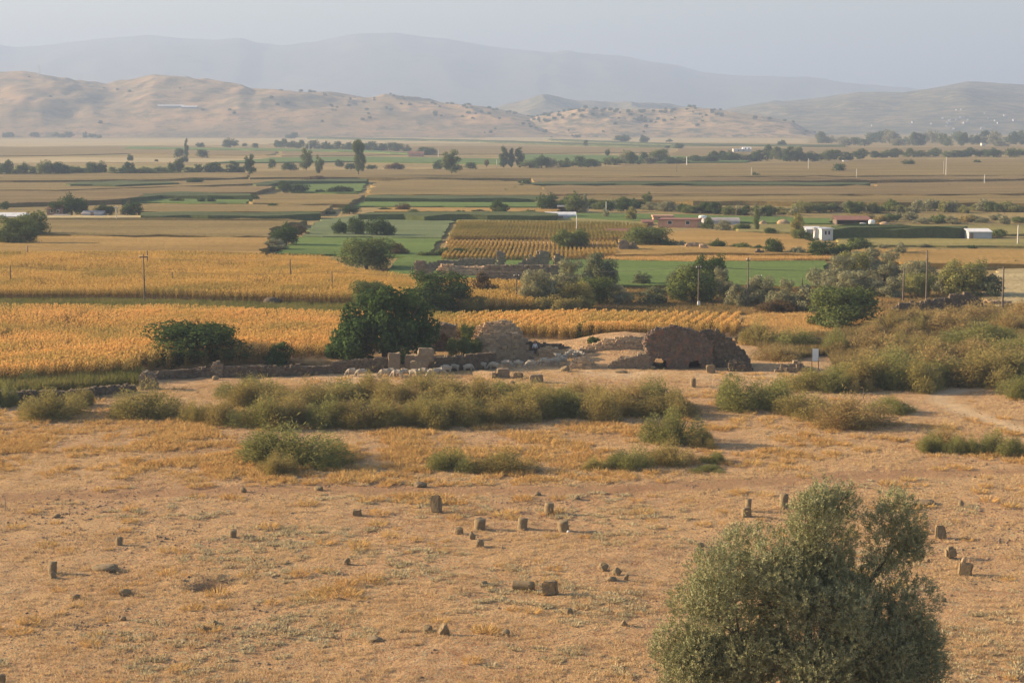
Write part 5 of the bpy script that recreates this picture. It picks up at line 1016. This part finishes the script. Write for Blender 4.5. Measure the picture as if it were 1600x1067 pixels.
for i, (px, b) in enumerate([(811, 575), (830, 576), (852, 572), (868, 572), (878, 570)]):
    sheep(px, b, math.pi + sr.uniform(-.6, .6), i % 2, 'white sheep grazing in the row below the shepherd', 'sheep grazing below the shepherd', sr.uniform(1.08, 1.22))
for i, (px, b) in enumerate([(885, 564), (891, 560), (897, 563), (903, 559), (908, 561), (875, 565)]):
    sheep(px, b, 1.9 + sr.uniform(-.8, .8), i % 3, 'white sheep bunched at the upper end by the rubble heap', 'sheep bunched by the rubble', sr.uniform(1.08, 1.22))
def person(px, base):
    x, y, z, k = at(px, base); o = empty('person', (x, y, z), .3)
    body = skin([(0, 0, .92), (0, 0, 1.12), (0, .01, 1.36), (0, 0, 1.47), (0, -.01, 1.58), (0, -.02, 1.70), (.10, 0, .84), (.11, -.02, .48), (.12, .02, .08), (.12, -.12, .04), (-.10, 0, .84), (-.11, .02, .48), (-.12, .03, .08), (-.12, -.11, .04),
                 (.19, .01, 1.38), (.26, .03, 1.10), (.27, -.06, .86), (.27, -.09, .76), (-.19, .01, 1.38), (-.27, .02, 1.10), (-.30, -.08, .88), (-.31, -.12, .78)],
                [.13, .13, .14, .055, .095, .075, .085, .06, .045, .03, .085, .06, .045, .03, .06, .045, .034, .03, .06, .045, .034, .03],
                [(0, 1), (1, 2), (2, 3), (3, 4), (4, 5), (0, 6), (6, 7), (7, 8), (8, 9), (0, 10), (10, 11), (11, 12), (12, 13), (2, 14), (14, 15), (15, 16), (16, 17), (2, 18), (18, 19), (19, 20), (20, 21)])
    link('body', body, M['skin'], o)
    sh = skin([(0, 0, .90), (0, 0, 1.12), (0, .01, 1.36), (.19, .01, 1.38), (.26, .03, 1.10), (.268, -.04, .92), (-.19, .01, 1.38), (-.27, .02, 1.10), (-.295, -.06, .94)], [.155, .155, .165, .075, .06, .05, .075, .06, .05], [(0, 1), (1, 2), (2, 3), (3, 4), (4, 5), (2, 6), (6, 7), (7, 8)])
    link('shirt', sh, M['shirt'], o)
    tr = skin([(0, 0, .92), (.10, 0, .82), (.11, -.02, .48), (.12, .02, .12), (-.10, 0, .82), (-.11, .02, .48), (-.12, .03, .12)], [.145, .10, .08, .07, .10, .08, .07], [(0, 1), (1, 2), (2, 3), (0, 4), (4, 5), (5, 6)])
    link('trousers', tr, M['trousers'], o)
    hr_ = skin([(0, .03, 1.64), (0, .02, 1.74)], [.10, .08], [(0, 1)]); link('hair', hr_, M['hair'], o)
    tag(o, 'person in white shirt and dark trousers standing before the low wall', 'person')
person(836, 546)

# ------------------------------------------------------------------ poles, wires, sign, stakes
POLES = {}
def pole(px, base, top, label, mat='wood', arm=0, w=.11, key=None, box=False, group=None):
    x, y, z, k = at(px, base); H = (base - top) * k; o = empty('utility_pole', (x, y, z), .25)
    V, f = tube([(0, 0, -.3), (.01, 0, H * .5), (0, .01, H), (0, .01, H + .02)], [w * 1.25, w, w * .8, .01], 9); link('post', npmesh('post', V, f, smooth=True), M[mat], o)
    tops = [(x, y, z + H)]
    if arm:
        link('crossarm', box_mesh('crossarm', -arm / 2, arm / 2, -.07, .07, H - .55, H - .40), M['dark_metal' if mat == 'wood' else mat], o); tops = []
        for sx in (-.46, 0, .46):
            V, f = tube([(sx * arm, 0, H - .40), (sx * arm, 0, H - .30), (sx * arm, 0, H - .18)], [.03, .07, .04], 6); link('insulator', npmesh('insulator', V, f), M['white_metal'], o)
            tops.append((x + sx * arm * math.cos(.25), y + sx * arm * math.sin(.25), z + H - .2))
    if box: link('meter_box', box_mesh('meter_box', -.2, .2, -.32, -.12, .35, .95), M['white_metal'], o)
    POLES[key or label] = (tops, H); return tag(o, label, 'utility pole', group)
pole(226, 475, 397, 'tall wooden pole with wide crossarm in the golden maize', arm=1.3, key='a'); pole(231, 426, 392, 'plain pole standing close behind the crossarm pole', key='b', w=.12)
pole(17, 455, 415, 'wooden pole at the left edge of the golden maize', key='c'); pole(44, 412, 384, 'thin pole in front of the big left edge tree', key='d'); pole(270, 455, 425, 'short wooden pole right of the crossarm pole', key='e'); pole(454, 445, 405, 'wooden pole in the middle of the rear maize', key='f'); pole(519, 462, 424, 'wooden pole right of the middle maize pole', key='g'); pole(644, 433, 415, 'short pole left of the far ruin', key='h')
pole(807, 480, 427, 'wooden pole between brown tree and olive clump', arm=.8, key='i'); pole(1091, 480, 414, 'wooden pole with white meter box by the leafy tree', box=True, key='j', arm=.8); pole(1168, 482, 402, 'pole with lamp arm among the middle olives', 'wood', key='k', arm=.6); pole(1186, 445, 428, 'small crossed pole on the bright green field', arm=1.0, key='l', w=.07); pole(1253, 456, 434, 'wooden stub pole at the end of the green field', key='m', w=.12); pole(1411, 472, 418, 'shorter wooden pole left of the tall one by the grove', key='n', w=.13); pole(1447, 470, 391, 'tallest wooden pole at the right grove', key='o', w=.13); pole(1566, 488, 417, 'wooden pole at the far right of the broken wall', key='p', w=.14)
pole(182, 352, 322, 'pale concrete pole by the brown farmhouse', 'concrete_pole', arm=1.0, key='q'); pole(901, 365, 336, 'pale concrete pole on the upper striped field', 'concrete_pole', key='r', w=.13); pole(1590, 384, 352, 'pale pole right of the grey shed', 'concrete_pole', key='s', w=.15)
pole(1478, 279, 246, 'tallest pale pole on the right brown plain', 'concrete_pole', w=.22); pole(1474, 278, 252, 'thin pole just left of the tallest pale pole', 'concrete_pole', w=.1); pole(1263, 268, 248, 'pale pole below the white villa', 'concrete_pole', w=.2); pole(1338, 285, 264, 'faint pole in front of the lone round tree', 'concrete_pole', w=.15); pole(1538, 292, 273, 'pale pole near the right edge of the brown plain', 'concrete_pole', w=.2); pole(1073, 263, 245, 'white pole in the middle hedge row', 'white_metal', w=.25); pole(1057, 274, 254, 'thin dark pole in front of the middle hedge row', w=.15); pole(1174, 280, 262, 'thin pole by the small round topped tree', 'concrete_pole', w=.15); pole(483, 239, 224, 'pale mast on the long plantation', 'concrete_pole', w=.25); pole(685, 246, 235, 'pale mast beside the pink farmhouse', 'concrete_pole', w=.22); pole(776, 262, 250, 'small mast left of the three dark poplars', 'concrete_pole', w=.18); pole(947, 336, 315, 'pale mast in the hedge right of the long sheds', 'concrete_pole', w=.12); pole(919, 332, 318, 'white mast at the pale slim poplar', 'white_metal', w=.15)
def wire(name, runs, label, r0=.018):
    P = []
    for A, B in runs:
        A, B = np.array(A), np.array(B); L = np.linalg.norm(B - A); t = np.linspace(0, 1, 17)
        pts = A + (B - A) * t[:, None]; pts[:, 2] -= 4 * .016 * L * t * (1 - t); P.append(tube(pts, [r0] * 17, 4))
    V, f = cat(P); tag(link(name, npmesh(name, V, f), M['wire']), label, 'wire')
def span(a, b): 
    A, B = POLES[a][0], POLES[b][0]; return [(A[i % len(A)], B[i % len(B)]) for i in range(max(len(A), len(B)))]
wire('power_line', span('c', 'e') + span('e', 'g') + span('g', 'i'), 'low wire strung over the front edge of the rear maize')
wire('power_line', span('f', 'h') + span('h', 'j') + span('d', 'f'), 'wire crossing the far ruin and green field')
wire('power_line', span('j', 'n') + span('n', 'p'), 'wires running from the meter box pole to the right grove')
wire('power_line', span('k', 'o'), 'wire between the pale lamp pole and the tallest wooden pole')
def sign():
    x, y, z, k = at(1273.5, 577); o = empty('sign_board', (x, y, z), .12); w_, H = .40, 33 * k
    for sx in (-1, 1): link('post', box_mesh('post', sx * w_ - .035, sx * w_ + .035, -.035, .035, -.2, H - .05), M['dark_metal'], o)
    link('panel', box_mesh('panel', -.37, .37, -.062, -.037, H * .42, H), M['white_metal'], o)
    tag(o, 'blank white information board on two dark posts', 'sign')
sign()
def stake(px, base, top, mk, label, w=.05, bend=.0):
    x, y, z, k = at(px, base); H = (base - top) * k; V, f = tube([(0, 0, -.1), (bend, 0, H * .5), (bend * .3, 0, H), (bend * .3, 0, H + .01)], [w * 1.1, w, w * .8, .01], 6)
    tag(link('stake', npmesh('stake', V, f), M[mk], None, (x, y, z)), label, 'stake')
stake(1066, 646, 624, 'concrete_pole', 'pale stake left of the bright green shrub', .06); stake(782, 656, 634, 'wood', 'thin grey stake in front of the thicket', .03); stake(810, 656, 637, 'concrete_pole', 'pale crooked stake right of the thin grey one', .035, .08); stake(8, 798, 777, 'wood', 'thin dead stalk at the far left of the track', .02, .05); stake(951, 962, 932, 'wood', 'thin dead stalk below the rock group', .018, .05); stake(1348, 625, 606, 'wood', 'leaning dry branch at the foot of the right slope', .04, .12)

# ------------------------------------------------------------------ farm buildings
def building(x0, x1, base, top, depth, wm, rm, name, label, catg, roof='flat', rh=.25, win=(), doors=(), yaw=0.0, over=.25, open_front=False, extra=None):
    px = .5 * (x0 + x1); x, y, z, k = at(px, base); L = (x1 - x0) * k; H = (base - top) * k; o = empty(name, (x, y, z), yaw); Hw = H - (rh if roof != 'gable' else rh)
    if open_front:
        P = [box_mesh('w', -L / 2, L / 2, depth - .2, depth, -.2, Hw)]
        n = max(2, int(L / 4)); B = [(-L / 2, L / 2, depth - .2, depth, -.2, Hw), (-L / 2, -L / 2 + .2, 1.0, depth - .2, -.2, Hw), (L / 2 - .2, L / 2, 1.0, depth - .2, -.2, Hw)]
        link('wall', multi_box('wall', B), M['wood'], o)
        for i in range(n + 1): xx = -L / 2 + .1 + (L - .2) * i / n; link('post', box_mesh('post', xx - .09, xx + .09, .05, .23, -.2, Hw), M['wood'], o)
    else: link('wall', box_mesh('wall', -L / 2, L / 2, 0, depth, -.2, Hw), M[wm], o)
    if roof == 'gable':
        e = over; V = [(-L / 2 - e, -e, Hw), (L / 2 + e, -e, Hw), (L / 2 + e, depth + e, Hw), (-L / 2 - e, depth + e, Hw), (-L / 2 - e, depth / 2, Hw + rh), (L / 2 + e, depth / 2, Hw + rh)]
        me = bpy.data.meshes.new('roof'); me.from_pydata(V, [], [(0, 1, 5, 4), (2, 3, 4, 5), (0, 4, 3), (1, 2, 5), (0, 3, 2, 1)]); link('roof', me, M[rm], o)
    elif roof == 'arch':
        V, f = [], []; n = 10
        for i in range(n + 1):
            a = math.pi * i / n; yy = depth / 2 - (depth / 2 + .1) * math.cos(a); V += [(-L / 2 - .1, yy, Hw + rh * math.sin(a)), (L / 2 + .1, yy, Hw + rh * math.sin(a))]
        f = [(2 * i, 2 * i + 1, 2 * i + 3, 2 * i + 2) for i in range(n)] + [tuple(range(0, 2 * n + 2, 2)), tuple(range(2 * n + 1, 0, -2))]
        me = bpy.data.meshes.new('roof'); me.from_pydata(V, [], f); link('roof', me, M[rm], o)
    elif roof == 'shed':
        e = over; V = [(-L / 2 - e, -e, Hw + .003), (L / 2 + e, -e, Hw + .003), (L / 2 + e, depth + e, Hw + rh), (-L / 2 - e, depth + e, Hw + rh)]; V += [(a, b, c + .12) for a, b, c in V]
        link('roof', npmesh('roof', V, [(0, 3, 2, 1), (4, 5, 6, 7), (0, 1, 5, 4), (1, 2, 6, 5), (2, 3, 7, 6), (3, 0, 4, 7)]), M[rm], o)
    else: link('roof', box_mesh('roof', -L / 2 - over, L / 2 + over, -over, depth + over, Hw + .003, Hw + rh), M[rm], o)
    for (f, w_, zb, h_) in win:
        xx = -L / 2 + L * f; fr_ = link('window', box_mesh('window', xx - w_ / 2, xx + w_ / 2, -.06, .02, zb, zb + h_), M['white_metal' if wm != 'wall_white' else 'wall_grey'], o); link('pane', box_mesh('pane', xx - w_ / 2 + .08, xx + w_ / 2 - .08, -.075, -.061, zb + .08, zb + h_ - .08), M['glass'], fr_)
    for (f, w_, h_) in doors: xx = -L / 2 + L * f; link('door', box_mesh('door', xx - w_ / 2, xx + w_ / 2, -.05, .02, 0, h_), M['wall_brown'], o)
    return tag(o, label, catg)
def multi_box(name, B):
    P = []
    for (a, b, c, d, e, f) in B:
        V = [(a, c, e), (b, c, e), (b, d, e), (a, d, e), (a, c, f), (b, c, f), (b, d, f), (a, d, f)]; P.append((V, [(0, 3, 2, 1), (4, 5, 6, 7), (0, 1, 5, 4), (1, 2, 6, 5), (2, 3, 7, 6), (3, 0, 4, 7)]))
    return npmesh(name, *cat(P))
building(1028, 1090, 356, 343, 9, 'brick_pink', 'roof_red', 'farm_building', 'long low pink brick building with flat roof', 'farm building', 'flat', .25, [(.3, 1.2, .9, 1.0), (.75, 1.2, .9, 1.0)], yaw=-.22)
building(1021, 1052, 347, 337, 5, 'brick_pink', 'brick_pink', 'farm_building', 'raised back part of the pink brick building', 'farm building', 'flat', .5, [(.3, .9, .7, .7)])
building(1004, 1021, 352, 345, 4, 'wall_brown', 'roof_red', 'shed', 'low brown annex left of the pink building', 'shed', 'shed', .5, doors=[(.5, 1, 1.0)])
building(800, 866, 342, 334, 7, 'wall_white', 'roof_red', 'shed', 'long low reddish roofed shed behind the striped field', 'shed', 'gable', 1.0, [(.2, .9, .3, .5), (.6, .9, .3, .5)])
building(852, 900, 341, 332, 6, 'wall_grey', 'roof_white', 'shed', 'pale roofed shed joined right of the long reddish one', 'shed', 'arch', 1.0, doors=[(.5, 1.5, .7)])
building(872, 903, 332, 322, 5, 'wall_grey', 'roof_grey', 'canopy', 'thin canopy roof on posts behind the pale shed', 'canopy', 'shed', .3, open_front=True)
building(952, 992, 370, 360, 5, 'wall_grey', 'roof_red', 'shed', 'small blue grey shed with red strip roof in the striped field', 'shed', 'shed', .9, doors=[(.3, 1.2, 1.0)], yaw=.12)
building(1308, 1362, 352, 340, 7, 'wall_brown', 'roof_red', 'shed', 'open fronted shed with long red tiled roof', 'shed', 'shed', .8, open_front=True)
building(1100, 1156, 351, 341, 7, 'wall_grey', 'roof_grey', 'greenhouse', 'long white greenhouse right of the pink building', 'greenhouse', 'arch', 1.2, doors=[(.2, 1.4, .8)])
building(1283, 1302, 376, 357, 5, 'wall_white', 'roof_white', 'house', 'small white cube house behind dark trees', 'house', 'flat', .2, [(.35, .55, 1.4, 1.0), (.65, .55, 1.4, 1.0)], yaw=.25)
building(1260, 1282, 372, 356, 4, 'wall_grey', 'roof_white', 'shed', 'low shed left of the white cube house', 'shed', 'shed', .5, [(.5, .8, .8, .8)])
building(1514, 1549, 376, 360, 6, 'wall_grey', 'roof_white', 'shed', 'grey sheet metal shed on the right', 'shed', 'shed', .45, doors=[(.12, .8, 1.8)], yaw=-.08)
building(-20, 36, 343, 333, 7, 'wall_grey', 'roof_white', 'shed', 'white roofed shed at the left edge', 'shed', 'gable', 1.0)
building(74, 98, 338, 320, 6, 'wall_brown', 'roof_red', 'farmhouse', 'brown farmhouse among dark trees on the left', 'house', 'gable', 1.4, [(.3, .8, 1, .9), (.7, .8, 1, .9)])
building(128, 160, 339, 330, 6, 'wall_grey', 'roof_grey', 'shed', 'pale shed between farmhouse trees', 'shed', 'gable', .8, doors=[(.5, 1, 1.5)])
building(82, 104, 340, 336, 4, 'wall_white', 'roof_grey', 'shed', 'low pale wall shed in front of the brown farmhouse', 'shed', 'flat', .15)
building(638, 662, 245, 237, 9, 'brick_pink', 'roof_red', 'farmhouse', 'little pink farmhouse on the far plain', 'house', 'gable', 1.6, [(.3, 1, 1, 1), (.7, 1, 1, 1)])
building(1146, 1162, 238, 233, 9, 'wall_white', 'roof_white', 'house', 'left wing of the white villa on the right plain', 'house', 'flat', .4, [(.5, 1.6, 1, 1)]); building(1161, 1174, 238, 230, 9, 'wall_white', 'roof_white', 'house', 'taller main block of the white villa', 'house', 'gable', 2, [(.3, 1.4, 3, 1.2), (.7, 1.4, 3, 1.2)])
building(776, 792, 215, 211, 10, 'wall_white', 'roof_white', 'house', 'white farm at the foot of the scrubby hill', 'house', 'flat', .4); building(800, 838, 214, 210, 10, 'wall_grey', 'roof_grey', 'barn', 'long grey barn right of the far white farm', 'barn', 'gable', 1.5); building(838, 841, 214, 207, 4, 'wall_white', 'roof_white', 'tower', 'small white tower at the end of grey barn', 'tower', 'flat', .4)
building(1284, 1290, 224, 219, 6, 'brick_pink', 'roof_red', 'house', 'tiny orange house before the hazy wood', 'house', 'gable', 1.5); building(1318, 1326, 254, 251, 4, 'wall_white', 'roof_white', 'shed', 'tiny white shed under the villa trees', 'shed', 'flat', .3); building(1534, 1540, 228, 224, 7, 'wall_white', 'roof_white', 'house', 'white house speck in the right belt', 'house', 'flat', .3)
building(255, 264, 338, 334, 3, 'wall_white', 'roof_white', 'shed', 'tiny white hut in the dark green strip', 'shed', 'flat', .2)
def heap(px, base, w, h, mk, label):
    x, y, z, k = at(px, base); V, f = rock(int(px), w * k, w * k * .7, h * k + .1, 3, .2); solid(V, f, 'heap', mk, label, 'heap', (x, y, z), 0, None, .5, True)
heap(1225, 352, 20, 9, 'stone_pale', 'sandy heap left of the red roofed shed'); heap(1192, 352, 14, 7, 'stone_pale', 'pale heap behind the narrow poplar'); heap(1382, 353, 18, 6, 'stone_pale', 'light heap at the right of the red roofed shed'); heap(426, 476, 30, 11, 'bark', 'brown compost heap on the grass verge'); heap(1490, 373, 22, 4, 'stone_pale', 'scattered pale rubble left of the grey shed')
def tank(px, base, w, h, label):
    x, y, z, k = at(px, base); R = h * k * .5; L = w * k; o = empty('water_tank', (x, y, z))
    V, f = tube([(-L / 2 - .02, 0, R + .3), (-L / 2, 0, R + .3), (-L * .2, 0, R + .3), (L * .2, 0, R + .3), (L / 2, 0, R + .3), (L / 2 + .02, 0, R + .3)], [.01, R * .85, R, R, R * .85, .01], 12); link('tank', npmesh('tank', V, f, smooth=True), M['white_metal'], o)
    link('cradle', multi_box('cradle', [(-L * .3, -L * .2, -R * .7, R * .7, -.1, .5), (L * .2, L * .3, -R * .7, R * .7, -.1, .5)]), M['dark_metal'], o); tag(o, label, 'tank')
tank(1098, 347, 12, 9, 'white tank at the left end of greenhouse'); tank(1362, 354, 9, 9, 'white tank in front of the red roofed shed'); tank(1348, 355, 10, 5, 'low white tank beside the taller one at the shed')
# far white roofs on the hill, village houses, pylon
def on_hill(H, px, py):
    XX, YY, ZZ = H; U = CX + XX / YY * F * cp; Dn = YY * cp + (CH - ZZ) * sp; PY = CY - F * ((ZZ - CH) * cp + YY * sp) / Dn; PXX = CX + F * XX / Dn
    d = (PXX[1:46] - px) ** 2 + (PY[1:46] - py) ** 2; d[~np.isfinite(d)] = 1e12; i, j = np.unravel_index(np.argmin(d), d.shape); return XX[i + 1, j], YY[i + 1, j], ZZ[i + 1, j]
for (px, py, L, lab) in [(266, 167, 55, 'long white barn roof high on the brown hill'), (296, 169, 30, 'shorter white barn roof right of the long one on the hill')]:
    x, y, z = on_hill(LH, px, py); o = empty('barn', (x, y - 6, z), .05); link('wall', box_mesh('wall', -L / 2, L / 2, 0, 12, -6, 2), M['wall_grey'], o)
    me = bpy.data.meshes.new('roof'); me.from_pydata([(-L / 2 - .5, -.5, 2), (L / 2 + .5, -.5, 2), (L / 2 + .5, 12.5, 2), (-L / 2 - .5, 12.5, 2), (-L / 2 - .5, 6, 4), (L / 2 + .5, 6, 4)], [], [(0, 1, 5, 4), (2, 3, 4, 5), (0, 4, 3), (1, 2, 5)]); link('roof', me, M['roof_white'], o); tag(o, lab, 'barn')
vr = rng(909)
hw = npmesh('village_house', *cat([([(-4, 0, -4), (4, 0, -4), (4, 8, -4), (-4, 8, -4), (-4, 0, 5), (4, 0, 5), (4, 8, 5), (-4, 8, 5)], [(0, 3, 2, 1), (4, 5, 6, 7), (0, 1, 5, 4), (1, 2, 6, 5), (2, 3, 7, 6), (3, 0, 4, 7)]),
     ([(-4.4, -.4, 5.01), (4.4, -.4, 5.01), (4.4, 8.4, 5.01), (-4.4, 8.4, 5.01), (-4.4, 4, 7.2), (4.4, 4, 7.2), (4.4, 4, 7.21), (-4.4, 4, 7.21)], [(0, 1, 5, 4), (2, 3, 7, 6), (0, 4, 7, 3), (1, 2, 6, 5), (0, 3, 2, 1)])]), [0] * 6 + [1] * 5)
hw.materials.append(M['wall_grey']); hw.materials.append(M['roof_grey']); hw2 = hw.copy(); hw2.materials[1] = M['roof_red']
for i in range(26):
    if i < 18: px, py = vr.normal(1515, 40), vr.normal(190, 7)
    else: px, py = vr.uniform(1320, 1600), vr.uniform(186, 202)
    x, y, z = on_hill(VHH, min(px, 1640), py); o = link('village_house', hw if vr.uniform() < .6 else hw2); s_ = vr.uniform(.45, .8); o.location = (x, y - 6, z); o.scale = (s_, s_, s_ * .9); o.rotation_euler = (0, 0, vr.uniform(-.6, .6)); tag(o, 'tiny white house of the hazy village on the right hills', 'house', 'village houses')
def pylon(px, py, H, label):
    x, y, z = on_hill(LH, px, py); P = []; b = H * .11
    for sx in (-1, 1):
        for sy in (-1, 1): P.append(tube([(sx * b, sy * b, -2), (sx * b * .3, sy * b * .3, H * .65), (0, 0, H)], [.25, .2, .12], 4))
    for i in range(6):
        z0, z1 = H * .11 * i, H * .11 * (i + 1); w0, w1 = b * (1 - .7 * z0 / (H * .65)), b * (1 - .7 * z1 / (H * .65))
        for sy in (-1, 1): P += [tube([(-w0, sy * w0, z0), (w1, sy * w1, z1)], [.12, .12], 3), tube([(w0, sy * w0, z0), (-w1, sy * w1, z1)], [.12, .12], 3)]
    for q in (.68, .8, .92): P.append(tube([(-H * .17, 0, H * q), (H * .17, 0, H * q)], [.18, .18], 4))
    V, f = cat(P); tag(link('pylon', npmesh('pylon', V, f), M['wall_grey'], None, (x, y, z)), label, 'pylon')
pylon(61, 121, 26, 'faint lattice pylon on the crest of the brown hill')
